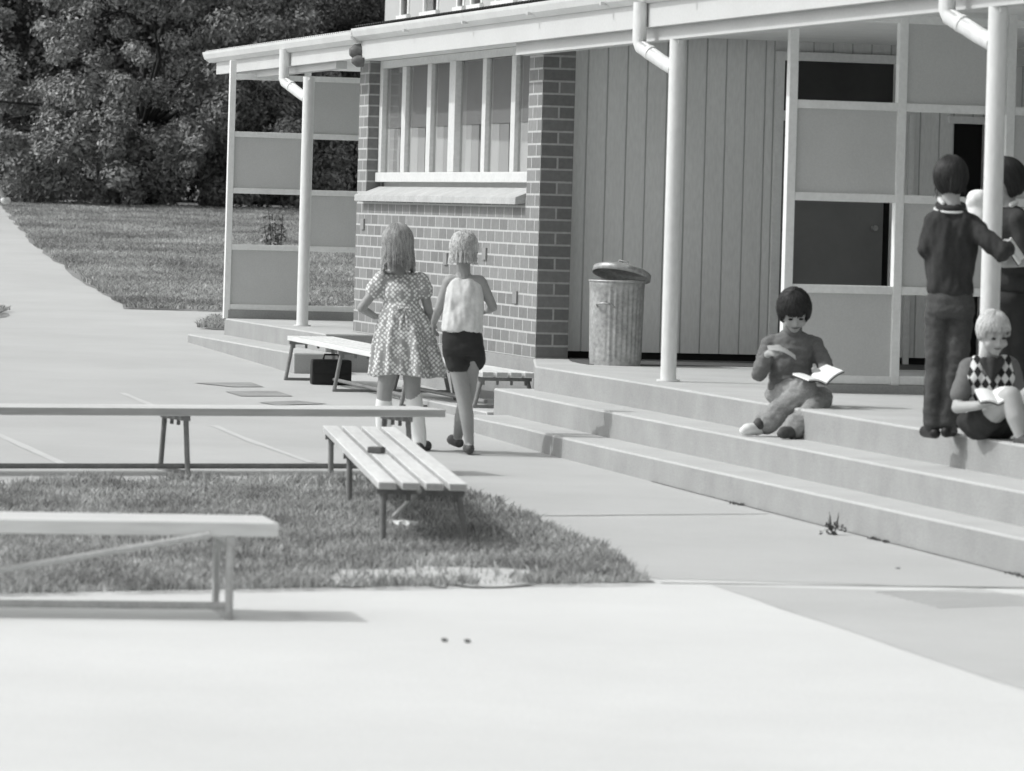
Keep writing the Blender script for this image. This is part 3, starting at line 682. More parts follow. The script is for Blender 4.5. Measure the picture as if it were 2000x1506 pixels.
# ------------------------------------------------------------------ rubbish bin
bp = onz(1201,713,.5); bin_ = empty('rubbish_bin', bp); tag(bin_, 'galvanised ribbed rubbish bin with a tilted lid against the board wall', 'bin')
Hb, rb = .555, .177
n = 120; V = []; Fc = []; zs = [0,.02,.05,.12,.3,.44,.5,.525,.545,Hb]
for z in zs:
    k = 1.0 if .05 <= z <= .5 else 0
    for i in range(n):
        a = 2*math.pi*i/n; plain = -2.9 < math.atan2(math.sin(a), math.cos(a)) < -1.95
        r = rb*(.95+.06*z/Hb)+k*(0 if plain else .0045*math.sin(a*30))+(.006 if z in (.525,.545) else 0)
        V.append((r*math.cos(a), r*math.sin(a), z))
for j in range(len(zs)-1):
    for i in range(n): Fc.append((j*n+i, j*n+(i+1)%n, (j+1)*n+(i+1)%n, (j+1)*n+i))
npmesh('body', V, Fc, M['zinc'], bin_, True)
q = MB(); q.tube([(0,0,.01),(0,0,Hb-.03)], rb*.93, 32); q.build('inside', M['zinc_in'], bin_)
q = MB(); ring = [(rb*1.03*math.cos(a), rb*1.03*math.sin(a), Hb) for a in np.linspace(0, 2*math.pi, 49)]; q.tube(ring, .009, 8, caps=False); q.build('rim', M['zinc'], bin_)
for a in (R(-115), R(65)):
    q = MB(); c_ = Vector((math.cos(a), math.sin(a), 0)); tn = Vector((-math.sin(a), math.cos(a), 0)); r0 = rb*1.0
    q.tube([c_*(r0-.005)-tn*.06+Vector((0,0,.385)), c_*(r0+.03)-tn*.055+Vector((0,0,.405)), c_*(r0+.035)+Vector((0,0,.41)), c_*(r0+.03)+tn*.055+Vector((0,0,.405)), c_*(r0-.005)+tn*.06+Vector((0,0,.385))], .007, 8); q.build('handle', M['zinc'], bin_)
V = []; Fc = []; prof = [(0,.055),(.08,.05),(.15,.035),(.185,.02),(.195,.012),(.197,-.025),(.19,-.025),(.186,.008),(.14,.025),(0,.045)]; n = 48
for r, z in prof:
    for i in range(n): a = 2*math.pi*i/n; V.append((r*math.cos(a), r*math.sin(a), z))
for j in range(len(prof)-1):
    for i in range(n): Fc.append((j*n+i, j*n+(i+1)%n, (j+1)*n+(i+1)%n, (j+1)*n+i))
lid = npmesh('lid', V, Fc, M['zinc'], bin_, True); lid.location = (.03,.06,Hb+.055); lid.rotation_euler = (R(-13), R(9), 0)
q = MB(); q.tube([(-.04,0,.05),(-.03,0,.08),(.03,0,.08),(.04,0,.05)], .006, 8); h_ = q.build('lid_handle', M['zinc'], lid)

# ------------------------------------------------------------------ people
def _capsule(mb, p, q, r0, r1, n=14):
    p, q = Vector(p), Vector(q); d = q-p
    if d.length < 1e-5: d = Vector((0,0,1e-4)); q = p+d
    u = d.normalized(); pts = []; rs = []
    for k in range(5): a = R(90*(k+.35)/5); pts.append(p-u*r0*math.cos(a)); rs.append(r0*math.sin(a))
    pts.append(p); rs.append(r0); pts.append(q); rs.append(r1)
    for k in range(4,-1,-1): a = R(90*(k+.35)/5); pts.append(q+u*r1*math.cos(a)); rs.append(r1*math.sin(a))
    mb.tube(pts, rs, n)
def _ell(mb, c, ra, rot=None, nu=18, nv=12):
    c = Vector(c); rot = rot or Matrix.Identity(3); vs = []
    for j in range(1, nv):
        th = math.pi*j/nv
        for i in range(nu):
            a = 2*math.pi*i/nu; vs.append(c+rot@Vector((ra[0]*math.sin(th)*math.cos(a), ra[1]*math.sin(th)*math.sin(a), ra[2]*math.cos(th))))
    top = c+rot@Vector((0,0,ra[2])); bot = c+rot@Vector((0,0,-ra[2])); b = len(vs); vs += [top, bot]
    fs = [(j*nu+i, (j+1)*nu+i, (j+1)*nu+(i+1)%nu, j*nu+(i+1)%nu) for j in range(nv-2) for i in range(nu)]
    fs += [(b, i, (i+1)%nu) for i in range(nu)]+[(b+1, (nv-2)*nu+(i+1)%nu, (nv-2)*nu+i) for i in range(nu)]
    mb.add(vs, fs)
def blob(name, prims, mt, parent=None, voxel=.007, smooth=4, fold=None, origin=None):
    """one continuous surface grown round tapered limbs and ellipsoids"""
    mb = MB(); org = Vector(origin) if origin else Vector((0,0,0))
    for p in prims:
        if p[0] == 'c':
            pts, rs = p[1], p[2]
            for a, b, r0, r1 in zip(pts, pts[1:], rs, rs[1:]): _capsule(mb, a, b, r0, r1)
        elif p[0] == 'e': _ell(mb, p[1], p[2], p[3] if len(p) > 3 else None)
        elif p[0] == 'm': mb.add(p[1], p[2])
        elif p[0] == 'l':                # stacked ellipses: torsos and straight-hanging cloth
            R_ = p[1]; nu = 28; vs = []
            for c, rx, ry in R_:
                for i in range(nu):
                    a = 2*math.pi*i/nu; ca, sa = math.cos(a), math.sin(a); e = .82
                    vs.append(Vector(c)+Vector((rx*math.copysign(abs(ca)**e, ca), ry*math.copysign(abs(sa)**e, sa), 0)))
            vs += [Vector(R_[0][0]), Vector(R_[-1][0])]; b = len(vs)-2; m = len(R_)-1
            fs = [(j*nu+i, (j+1)*nu+i, (j+1)*nu+(i+1)%nu, j*nu+(i+1)%nu) for j in range(m) for i in range(nu)]
            fs += [(b, i, (i+1)%nu) for i in range(nu)]+[(b+1, m*nu+(i+1)%nu, m*nu+i) for i in range(nu)]
            mb.add(vs, fs)
    me = bpy.data.meshes.new('tmp'); me.from_pydata([tuple(Vector(v)-org) for v in mb.v], [], mb.f)
    o = bpy.data.objects.new('tmp', me); COL.objects.link(o)
    md = o.modifiers.new('r', 'REMESH'); md.mode = 'VOXEL'; md.voxel_size = voxel
    if smooth: sm = o.modifiers.new('s', 'SMOOTH'); sm.factor = .5; sm.iterations = smooth
    dg = bpy.context.evaluated_depsgraph_get(); m2 = bpy.data.meshes.new_from_object(o.evaluated_get(dg)); bpy.data.objects.remove(o); bpy.data.meshes.remove(me)
    if fold:
        amp, sc, st = fold
        co = [v.co.copy() for v in m2.vertices]; no = [v.normal.copy() for v in m2.vertices]
        for v, c, n_ in zip(m2.vertices, co, no):
            q = Vector((c.x*sc*st[0], c.y*sc*st[1], c.z*sc*st[2])); v.co = c+n_*amp*(noise.noise(q)+.5*noise.noise(q*2.3))
    m2.name = name; m2.polygons.foreach_set('use_smooth', [True]*len(m2.polygons)); m2.materials.clear(); m2.materials.append(mt)
    o = bpy.data.objects.new(name, m2); COL.objects.link(o)
    if parent: o.parent = parent
    elif origin: o.location = org
    return o
def hand(prims, wrist, d, nrm, side=1, curl=.5, s=1.0):
    """palm, four fingers of unequal length and a thumb from the side of the palm; d points to the fingertips, nrm out of the palm"""
    w = Vector(wrist); d = Vector(d).normalized(); nrm = (Vector(nrm)-d*Vector(nrm).dot(d)).normalized(); sd = d.cross(nrm)*side
    prims.append(('c', [w, w+d*.02*s], [.020*s, .020*s]))
    for k in range(4):
        o = (k-1.5)*.0135*s; prims.append(('c', [w+sd*o*.7+d*.012*s, w+sd*o+d*.058*s], [.012*s,.0105*s]))
        ln = (.046,.054,.050,.038)[k]*s; b = w+sd*o*1.08+d*.062*s
        d1 = (d*math.cos(curl)+nrm*math.sin(curl)); d2 = (d*math.cos(curl*2)+nrm*math.sin(curl*2))
        prims.append(('c', [b, b+d1*ln*.55, b+d1*ln*.55+d2*ln*.5], [.0088*s,.0080*s,.0066*s]))
    t = w-sd*.018*s+d*.02*s; prims.append(('c', [w, t, t-sd*.018*s+d*.026*s+nrm*.008, t-sd*.02*s+d*.045*s+nrm*.018], [.013*s,.012*s,.010*s,.008*s]))
def head(prims, c, rot, s=1.0):
    """skull, jaw, nose, ears, chin in a frame that looks along local -Y"""
    q = lambda x, y, z: c+rot@(Vector((x,y,z))*s)
    prims += [('e', q(0,.008,.018), (.073*s,.088*s,.088*s), rot), ('e', q(0,-.022,-.035), (.058*s,.062*s,.062*s), rot), ('e', q(0,-.052,-.078), (.028*s,.026*s,.024*s), rot),
              ('e', q(0,-.090,-.026), (.0115*s,.017*s,.013*s), rot), ('c', [q(0,-.080,.004), q(0,-.092,-.022)], [.008*s,.010*s]),
              ('e', q(.036,-.058,-.036), (.024*s,.022*s,.022*s), rot), ('e', q(-.036,-.058,-.036), (.024*s,.022*s,.022*s), rot),
              ('e', q(0,-.077,-.054), (.022*s,.010*s,.009*s), rot), ('e', q(0,-.076,.022), (.05*s,.012*s,.010*s), rot)]
    for sg in (1,-1): prims.append(('e', q(sg*.075,.006,-.012), (.010*s,.020*s,.029*s), rot))
def face(c, rot, parent, s=1.0):
    q = lambda x, y, z: c+rot@(Vector((x,y,z))*s)
    org = parent.location
    for sg in (1,-1):
        m_ = MB(); _ell(m_, q(sg*.029,-.0775,.001)-org, (.0125*s,.006*s,.0065*s), rot); m_.build('eye', M['eye'], parent)
        m_ = MB(); m_.tube([q(sg*.014,-.088,.018)-org, q(sg*.030,-.087,.0225)-org, q(sg*.045,-.078,.018)-org], [.0025*s,.0035*s,.002*s], 6); m_.build('eyebrow', M['hair_m'], parent)
    m_ = MB(); m_.tube([q(-.022,-.078,-.053)-org, q(-.008,-.087,-.0525)-org, q(.008,-.087,-.0525)-org, q(.022,-.078,-.053)-org], [.002*s,.0042*s,.0042*s,.002*s], 8); m_.build('mouth', M['lip'], parent)
def hair(c, rot, parent, mt, lens, n=420, s=1.0, w=.010, seed=0, curl=0, crown=(0,.025,.1), lift=1.0, fringe=None, smooth_base=True):
    """a cap of overlapping locks combed from the crown; lens(phi) -> how far down (m below skull centre) a lock hangs; phi=-90 is the face side"""
    rs = random.Random(seed); org = parent.location; V = []; Fc = []
    A = Vector((.081,.097,.098))*s*lift
    def pt(th, ph, k): return Vector((A.x*k*math.sin(th)*math.cos(ph), .008*s+A.y*k*math.sin(th)*math.sin(ph), .018*s+A.z*k*math.cos(th)))
    for i in range(n):
        ph = rs.uniform(-math.pi, math.pi); drop = lens(math.degrees(ph))*s; drop += abs(drop)*rs.uniform(-.34,.16)+rs.uniform(-.006,.012)*s
        k0 = rs.uniform(.97,1.10); pts = []; th0 = rs.uniform(.02,1.0)
        zend = -drop
        th = th0; steps = 9
        # walk down the ellipsoid, then hang
        zc = .018*s; hug = drop < .09*s; endth = math.acos(max(-.93, min(1, (zend-zc)/(A.z*k0)))) if (hug or zend-zc > -A.z*.25) else R(105)
        if endth <= th0+.15: endth = th0+.25
        for j in range(steps):
            f = j/(steps-1); t = th0+(endth-th0)*f; p = pt(t, ph+curl*.35*math.sin(f*6+i), k0+curl*.05*math.sin(f*9+i*2)); pts.append(p)
        if zend-zc <= -A.z*.25 and not hug:
            last = pts[-1]; m = 4; dz = (last.z-zend)
            for j in range(1, m+1):
                if dz > .004: pts.append(last+Vector((last.x*.04*j*rs.uniform(-.6,1), last.y*.04*j*rs.uniform(-.6,1), -dz*j/m)))
        o = len(V); ln = len(pts)
        for j, p in enumerate(pts):
            tan = (pts[min(j+1,ln-1)]-pts[max(j-1,0)]); nrm = Vector((p.x/A.x**2, (p.y)/A.y**2, max(0,p.z)/A.z**2)); nrm = nrm.normalized() if nrm.length > 0 else Vector((0,0,1))
            sd = tan.cross(nrm); sd = sd.normalized() if sd.length > 1e-9 else Vector((1,0,0))
            ww = w*s*(.55+.6*math.sin(math.pi*min(1,(j+.6)/ln)))*rs.uniform(.9,1.1)
            for e, hgt in ((-1,0),(0,.0028),(1,0)): V.append(c-org+rot@(p+sd*ww*.5*e+nrm*hgt*s))
        for j in range(ln-1):
            for e in (0,1): Fc.append((o+3*j+e, o+3*j+e+1, o+3*j+e+4, o+3*j+e+3))
    o = npmesh('hair', V, Fc, mt, parent, True)
    return o
def cap(c, rot, s=1.0, k=1.0, zc=-.01):    # solid base under the locks
    return [('e', c+rot@Vector((0,.014*s,.026*s)), (.077*s*k,.087*s*k,.088*s*k), rot)]
def rotm(yaw=0, pitch=0, roll=0):          # yaw: turn to the right; 0 looks at the camera (-Y); 180 away; pitch>0 looks down
    return (Matrix.Rotation(R(yaw), 3, 'Z') @ Matrix.Rotation(R(roll), 3, 'Y') @ Matrix.Rotation(R(pitch), 3, 'X'))
def capmesh(c, rot, parent, mt, s=1.0, face_cut=True):
    """hair base: skull cap with the face side cut away"""
    V = []; Fc = []; nu, nv = 28, 14; A = Vector((.078,.094,.094))*s; org = parent.location
    for j in range(nv+1):
        for i in range(nu):
            ph = 2*math.pi*i/nu; f = .5-.5*math.cos(ph+math.pi/2)  # 0 at face (-Y)
            dd = math.sin(ph); lim = R(118) if dd > -.25 else R(118-(abs(dd)-.25)/.75*58)
            th = lim*j/nv; V.append(c-org+rot@Vector((A.x*math.sin(th)*math.cos(ph), .008*s+A.y*math.sin(th)*math.sin(ph), .018*s+A.z*math.cos(th))))
    for j in range(nv):
        for i in range(nu): Fc.append((j*nu+i, (j+1)*nu+i, (j+1)*nu+(i+1)%nu, j*nu+(i+1)%nu))
    return npmesh('hair_base', V, Fc, mt, parent, True)
def shoe(prims, ankle, toe_dir, ln=.17, h=.045, w=.034):
    a = Vector(ankle); d = Vector(toe_dir).normalized()
    prims += [('c', [a+Vector((0,0,-h+w*.9))-d*.03, a+Vector((0,0,-h+w*.9))+d*(ln-.075), a+Vector((0,0,-h+w*.75))+d*(ln-.05)], [w*.9,w,w*.75]), ('c', [a, a+Vector((0,0,-h*.5))+d*.03], [w*.85,w*.8])]

# --- walking boy (back view)
Y = 27.05; k = lambda px, py, dy=0: K(px, py, Y+dy)
org = k(912,888); org.z = gz(org.x, org.y)
hc = k(906,489); hr = rotm(176, 8, 0)
pr_ = [('c', [k(905,505), k(905,532), k(906,556)], [.042,.042,.052]), ('e', k(907,578), (.112,.072,.115)), ('e', k(904,628), (.098,.07,.10)), ('e', k(904,675), (.10,.074,.085)),
       ('c', [k(876,552), k(857,603,.0), k(848,628,.08)], [.036,.027,.021]), ('c', [k(940,552), k(963,600,.02), k(955,606,.17)], [.036,.027,.021]), ('c', [k(880,550), k(936,550)], [.04,.04]),
       ('c', [k(888,690), k(905,772,.0), k(912,815,-.01), k(917,868)], [.056,.046,.042,.027]), ('c', [k(924,690), k(913,770,.12), k(901,815,.20), k(894,855,.34)], [.054,.046,.042,.027])]
hand(pr_, k(847,630,.09), (.0,.5,-.8), (1,0,0), 1, .5, .9); hand(pr_, k(954,607,.18), (-.3,1,.1), (0,0,-1), -1, .5, .9)
shoe(pr_, k(917,868), (-.1,1,0), .16, .045, .026); shoe(pr_, k(894,855,.34), (-.35,.9,.1), .16, .045, .026)
head(pr_, hc, hr, .98)
wb = blob('person', pr_, M['skin_d'], voxel=.0065, smooth=5, origin=org); tag(wb, 'walking child seen from behind in pale sleeveless top and dark shorts', 'person')
blob('top', [('l', [(k(906,543),.060,.05),(k(907,550),.098,.066),(k(907,562),.108,.082),(k(907,590),.120,.09),(k(905,620),.121,.094),(k(902,641),.120,.098),(k(902,648),.116,.096)])], M['singlet'], wb, .007, 2, (.013,15,(1.2,1,.45)), org)
blob('shorts', [('l', [(k(902,643),.112,.088),(k(903,660),.121,.094),(k(904,682),.124,.098),(k(904,694),.112,.09)]), ('c', [k(888,686), k(894,710)], [.074,.071]), ('c', [k(924,684), k(926,704,.05)], [.072,.068])], M['shorts'], wb, .008, 3, (.005,16,(1,1,1)), org)
sh = []; shoe(sh, k(917,870), (-.1,1,0), .175, .05, .032); blob('sandal', sh, M['sandal'], wb, .008, 2, None, org)
sh = []; shoe(sh, k(894,857,.34), (-.35,.9,.1), .175, .05, .032); blob('sandal', sh, M['sandal'], wb, .008, 2, None, org)
capmesh(hc, hr, wb, M['hair_b'], .92); blob('curls', [('e', hc+hr@Vector((0,.012,.03)), (.072,.082,.078), hr), ('e', hc+hr@Vector((0,.045,-.02)), (.058,.042,.05), hr)], M['hair_b'], wb, .006, 1, (.020,34,(1,1,1)), org); hair(hc, hr, wb, M['lock_b'], lambda a: .075 if (a > -20 or a < -160) else -.03, 2000, .92, .0055, 2, 1.6, lift=.99)

# --- walking girl (back view)
Y = 27.3; k = lambda px, py, dy=0: K(px, py, Y+dy)
org = k(815,886); org.z = gz(org.x, org.y)
hc = k(777,478); hr = rotm(178, 6, 3)
pr_ = [('c', [k(778,495), k(780,525), k(782,550)], [.038,.034,.046]), ('e', k(783,575), (.105,.07,.105)), ('e', k(785,640), (.10,.08,.12)), ('c', [k(752,546), k(815,546)], [.038,.038]),
       ('c', [k(745,550), k(706,602,-.02), k(732,618,.12)], [.034,.027,.021]), ('c', [k(824,552), k(837,606,.02), k(846,628,.10)], [.034,.027,.021]),
       ('c', [k(765,690), k(751,765,.04), k(750,805,.06), k(749,858,.10)], [.066,.047,.045,.030]), ('c', [k(802,690), k(806,766), k(811,805,-.02), k(820,862)], [.066,.048,.046,.030])]
hand(pr_, k(733,618,.125), (.8,.6,.1), (0,0,-1), 1, .6, .9); hand(pr_, k(846,629,.10), (.0,.5,-.8), (-1,0,0), 1, .5, .9)
shoe(pr_, k(749,858,.10), (0,1,0), .16, .045, .026); shoe(pr_, k(820,862), (.25,.9,0), .16, .045, .026)
head(pr_, hc, hr, .98)
wg = blob('person', pr_, M['skin_d'], voxel=.0065, smooth=5, origin=org); tag(wg, 'walking girl seen from behind in floral dress with white socks', 'person')
# dress: bodice, puffed sleeves and a gathered skirt with real folds
V = []; Fc = []; nu = 72; zs = np.linspace(0, 1, 22)
for f in zs:
    cx = 785+12*f; cy = 596+139*f; c_ = k(cx, cy); r0 = .108+.106*f**.75; amp = .030*f**.6
    for i in range(nu):
        a = 2*math.pi*i/nu; r_ = r0*(1+0)+amp*(math.sin(a*9+1.2*math.sin(a*2))+.5*math.sin(a*15+f*2))
        V.append((c_.x+r_*math.cos(a), c_.y+r_*.78*math.sin(a), c_.z+.012*f*math.sin(a*3+1)+(.035*f if .2 < (a/6.283) < .3 else 0)*0))
for j in range(len(zs)-1):
    for i in range(nu): Fc.append((j*nu+i, j*nu+(i+1)%nu, (j+1)*nu+(i+1)%nu, (j+1)*nu+i)[::-1])
V += [k(785,596), k(797,722)]; b = len(V)-2
for i in range(nu): Fc.append((b, i, (i+1)%nu)[::-1]); Fc.append((b+1, (len(zs)-1)*nu+(i+1)%nu, (len(zs)-1)*nu+i)[::-1])
blob('dress', [('m', V, Fc), ('e', k(783,572), (.118,.085,.112)), ('e', k(784,600), (.112,.082,.07)), ('c', [k(756,546), k(812,546)], [.045,.045]),
     ('c', [k(747,545), k(732,566)], [.052,.056]), ('c', [k(822,548), k(829,568)], [.052,.054])], M['dress'], wg, .009, 2, (.005,18,(1,1,.35)), org)
q = MB()
for sg in (-1,1):
    c_ = k(790,604,-.095)-org; q.tube([c_, c_+Vector((sg*.035,-.012,.012)), c_+Vector((sg*.04,-.01,-.012)), c_+Vector((sg*.003,0,-.004))], [.007,.012,.012,.006], 8); q.tube([c_, c_+Vector((sg*.014,-.012,-.05)), c_+Vector((sg*.022,-.012,-.12))], [.008,.010,.011], 8)
q.build('bow', M['dress'], wg)
blob('sock', [('c', [k(750,784,.05), k(750,805,.06), k(749,850,.10), k(749,862,.10)], [.049,.054,.044,.04])], M['sock'], wg, .008, 3, None, org)
blob('sock', [('c', [k(808,776), k(811,805,-.02), k(819,850), k(820,866)], [.051,.055,.044,.04])], M['sock'], wg, .008, 3, None, org)
sh = []; shoe(sh, k(749,862,.10), (0,1,0), .175, .045, .032); blob('shoe', sh, M['sandal'], wg, .008, 2, None, org)
sh = []; shoe(sh, k(821,866), (.3,.9,0), .185, .05, .034); blob('shoe', sh, M['sandal'], wg, .008, 2, None, org)
capmesh(hc, hr, wg, M['hair_m'], .98); hair(hc, hr, wg, M['lock_m'], lambda a: (.132+.03*math.sin(a*.11) if (a > -35 or a < -145) else -.01), 2600, .97, .0042, 3, .3, lift=1.10)

# --- reading boy on the step
Y = 24.75; k = lambda px, py, dy=0: K(px, py, Y+dy)
org = k(1545,795); org.z = .5
hc = k(1551,608,-.07); hr = rotm(4, 34, -3)
pr_ = [('c', [k(1549,625,-.02), k(1547,650,.02)], [.038,.045]), ('e', k(1546,692,.02), (.095,.065,.10)), ('e', k(1544,738,.03), (.095,.07,.10)), ('e', k(1543,768,.06), (.11,.085,.07)), ('c', [k(1514,672,.03), k(1582,674,.03)], [.028,.028]),
       ('c', [k(1508,678,.03), k(1484,726,-.04), k(1499,693,-.20)], [.026,.025,.021]), ('c', [k(1588,680,.03), k(1613,718,-.02), k(1609,728,-.2)], [.026,.025,.021]),
       ('c', [k(1528,770,.04), k(1572,757,-.27), k(1530,795,-.26), k(1494,826,-.27)], [.055,.045,.036,.028]), ('c', [k(1562,772,.05), k(1606,775,-.22), k(1582,808,-.36), k(1554,836,-.45)], [.055,.045,.036,.028])]
hand(pr_, k(1500,691,-.21), (.7,-.5,.55), (.3,.6,-.6), 1, .7, .9); hand(pr_, k(1608,729,-.21), (-.5,-.8,.0), (0,.2,.9), -1, .5, .9)
shoe(pr_, k(1490,830,-.27), (-.8,-.6,-.1), .15, .04, .026); shoe(pr_, k(1552,838,-.45), (-.6,-.75,0), .15, .04, .026)
head(pr_, hc, hr, .98)
rb_ = blob('person', pr_, M['skin'], voxel=.0065, smooth=5, origin=org); tag(rb_, 'dark-haired boy in grey jersey and flared jeans reading on the step', 'person')
face(hc, hr, rb_, .98)
blob('jersey', [('l', [(k(1549,644,.0),.048,.05),(k(1548,654,.01),.085,.06),(k(1547,664,.02),.112,.074),(k(1546,690,.02),.124,.09),(k(1544,725,.03),.116,.094),(k(1543,752,.04),.121,.10),(k(1543,762,.05),.118,.10)]), ('c', [k(1510,667,.02), k(1586,669,.02)], [.041,.041]),
     ('c', [k(1503,671,.02), k(1484,728,-.04), k(1498,699,-.165)], [.045,.045,.035]), ('c', [k(1593,673,.02), k(1613,718,-.02), k(1610,726,-.16)], [.045,.045,.035])], M['jersey'], rb_, .007, 3, (.009,14,(1,1,2.0)), org)
for a_, b_ in ((k(1498,699,-.165), k(1499,694,-.185)), (k(1610,726,-.155), k(1609,728,-.18))): blob('cuff', [('c', [a_, b_], [.031,.030])], M['jersey'], rb_, .006, 1, None, org)
blob('collar', [('c', [k(1549,643,-.02), k(1548,648,.02)], [.050,.050])], M['jersey'], rb_, .007, 2, None, org)
blob('jeans', [('e', k(1543,772,.05), (.135,.11,.078)), ('c', [k(1528,770,.04), k(1572,759,-.27), k(1535,793,-.26), k(1504,818,-.27), k(1499,823,-.27)], [.078,.066,.058,.066,.070]), ('c', [k(1562,772,.05), k(1604,777,-.22), k(1582,808,-.36), k(1557,832,-.45)], [.078,.064,.058,.066])], M['jeans'], rb_, .007, 3, (.009,15,(1,1,1.6)), org)
sh = []; shoe(sh, k(1487,833,-.28), (-.8,-.6,-.05), .17, .042, .034); blob('shoe', sh, M['shoe_w'], rb_, .007, 2, None, org); blob('shoe_top', [('c', [k(1488,826,-.275), k(1482,829,-.31)], [.040,.033])], M['sandal'], rb_, .006, 2, None, org)
sh = []; shoe(sh, k(1552,840,-.46), (-.6,-.75,0), .17, .042, .034); blob('shoe', sh, M['sandal'], rb_, .007, 2, None, org)
capmesh(hc, hr, rb_, M['hair_d'], 1.0); hair(hc, hr, rb_, M['lock_d'], lambda a: (.055 if (a > -15 or a < -165) else (-.012 if (a > -40 or a < -140) else -.042)), 2200, 1.0, .0048, 4, .6, lift=1.04)
# open book on his knee and loose page in his hand (held things stay top-level)
def book(label, p, mtx, w=.13, h=.17, angs=(R(12),R(12)), cover=M['cover']):
    root = empty('open_book', p); root.rotation_euler = mtx.to_euler(); tag(root, label, 'book')
    for sg, A in ((-1,angs[0]),(1,angs[1])):
        n = 6; pr2 = []
        for i in range(n+1):
            f = i/n; u, b_ = w*f, math.sin(f*math.pi)*.010
            pr2.append((sg*(u*math.cos(A)-b_*math.sin(A)), u*math.sin(A)+b_*math.cos(A)))
        nx_, nz_ = -sg*math.sin(A)*1, math.cos(A)
        V = []
        for x, z in pr2:
            for y in (-h/2, h/2): V += [(x+nx_*.009,y,z+nz_*.009),(x,y,z)]
        q = MB()
        for i in range(n):
            a = 4*i; q.add([V[j] for j in (a,a+2,a+6,a+4)], [(0,1,2,3)]); q.add([V[j] for j in (a,a+4,a+5,a+1)], [(0,1,2,3)]); q.add([V[j] for j in (a+2,a+3,a+7,a+6)], [(0,1,2,3)])
        a = 4*n; q.add([V[j] for j in (a,a+2,a+3,a+1)], [(0,1,2,3)]); q.build('pages', M['paper'], root)
        q = MB(); C_ = []
        for x, z in pr2: C_ += [(x*1.03-nx_*.002,-h/2-.004,z-nz_*.002),(x*1.03-nx_*.002,h/2+.004,z-nz_*.002)]
        q.add(C_+[(x-nx_*.003,y,z-nz_*.003) for x,y,z in C_], [(2*i,2*i+1,2*i+3,2*i+2) for i in range(n)]+[(2*i+2*n+2,2*i+2*n+4,2*i+2*n+5,2*i+2*n+3) for i in range(n)]); q.build('cover', cover, root)
    return root
def frame(xd, yd):
    x = Vector(xd).normalized(); y = Vector(yd); y = (y-x*y.dot(x)).normalized(); z = x.cross(y); return Matrix((x,y,z)).transposed()
book('open white-paged book on the knees of the boy in grey jersey', k(1598,745,-.33), frame((.085,.045,.062), (-.046,.11,.040)), .125, .14, (R(42), 0))
q = MB(); V = []
for i in range(9):
    f = i/8; c_ = Vector((-.01+.15*f, .0, .02*math.sin(f*3)-.05*f))
    V += [c_+Vector((0,-.05,-.008)), c_+Vector((0,.04,.016))]
q.add(V+[v+Vector((0,.002,-.002)) for v in V], [(2*i,2*i+2,2*i+3,2*i+1) for i in range(8)]+[(18+2*i,18+2*i+1,18+2*i+3,18+2*i+2) for i in range(8)])
o = q.build('paper_sheet', M['page']); o.location = k(1503,681,-.27); tag(o, 'loose pale page held up in the hand of the boy in grey jersey', 'paper')

# --- standing boy at the post (back view)
Y = 21.8; k = lambda px, py, dy=0: K(px, py, Y+dy)
org = k(1838,852); org.z = .5
hc = k(1857,351); hr = rotm(168, 12, 0)
pr_ = [('c', [k(1857,368), k(1857,390), k(1858,412)], [.044,.044,.055]), ('e', k(1857,452), (.10,.07,.11)), ('e', k(1856,520), (.105,.08,.13)), ('e', k(1855,580), (.098,.075,.085)), ('c', [k(1832,434), k(1884,434)], [.034,.034]),
       ('c', [k(1826,440), k(1811,486,-.02), k(1830,505,.2)], [.030,.028,.023]), ('c', [k(1888,440), k(1955,490,-.12), k(1968,485,.12)], [.030,.028,.023]),
       ('c', [k(1832,595), k(1828,700,.0), k(1824,770,.0), k(1823,835,.02)], [.055,.036,.033,.027]), ('c', [k(1874,595), k(1866,700,-.02), k(1857,770,-.01), k(1850,832,0)], [.055,.036,.033,.027])]
hand(pr_, k(1831,505,.21), (.4,.9,0), (0,0,1), 1, .7, .95); hand(pr_, k(1969,484,.13), (.2,.9,.2), (-1,0,0), 1, .7, .95)
shoe(pr_, k(1823,837,.02), (-.2,.9,0), .15, .045, .019); shoe(pr_, k(1850,834,0), (.25,.9,0), .15, .045, .019)
head(pr_, hc, hr, .93)
sb = blob('person', pr_, M['skin'], voxel=.0065, smooth=5, origin=org); tag(sb, 'standing boy seen from behind in dark jacket and jeans, arm round the post', 'person')
blob('jacket', [('l', [(k(1857,400),.058,.056),(k(1857,408),.072,.062),(k(1857,417),.112,.072),(k(1857,428),.128,.084),(k(1857,455),.130,.096),(k(1855,510),.120,.098),(k(1855,548),.110,.096),(k(1855,566),.116,.10),(k(1855,577),.110,.096)]),
     ('c', [k(1825,434), k(1812,486,-.02), k(1828,505,.18)], [.050,.045,.038]), ('c', [k(1890,434), k(1925,464,-.08), k(1955,492,-.12), k(1966,487,.09)], [.053,.050,.047,.040])], M['jacket'], sb, .007, 2, (.014,12,(1.5,1,.6)), org)
q = MB(); ring = []
for a in np.linspace(0, 2*math.pi, 33): ring.append(k(1857,401)-org+Vector((.062*math.cos(a), .062*math.sin(a), .012*math.sin(a)*1.2)))
q.tube(ring, .012, 8, caps=False); q.build('collar', M['jacket'], sb)
q = MB(); q.tube([p+Vector((p.x-(k(1857,401)-org).x, p.y-(k(1857,401)-org).y, 0))*.22+Vector((0,0,-.020)) for p in ring], .006, 8, caps=False); q.build('collar_stripe', M['trim'], sb)
blob('shirt_collar', [('c', [k(1836,390,-.02), k(1842,397,-.045)], [.014,.012])], M['trim'], sb, .005, 2, None, org)
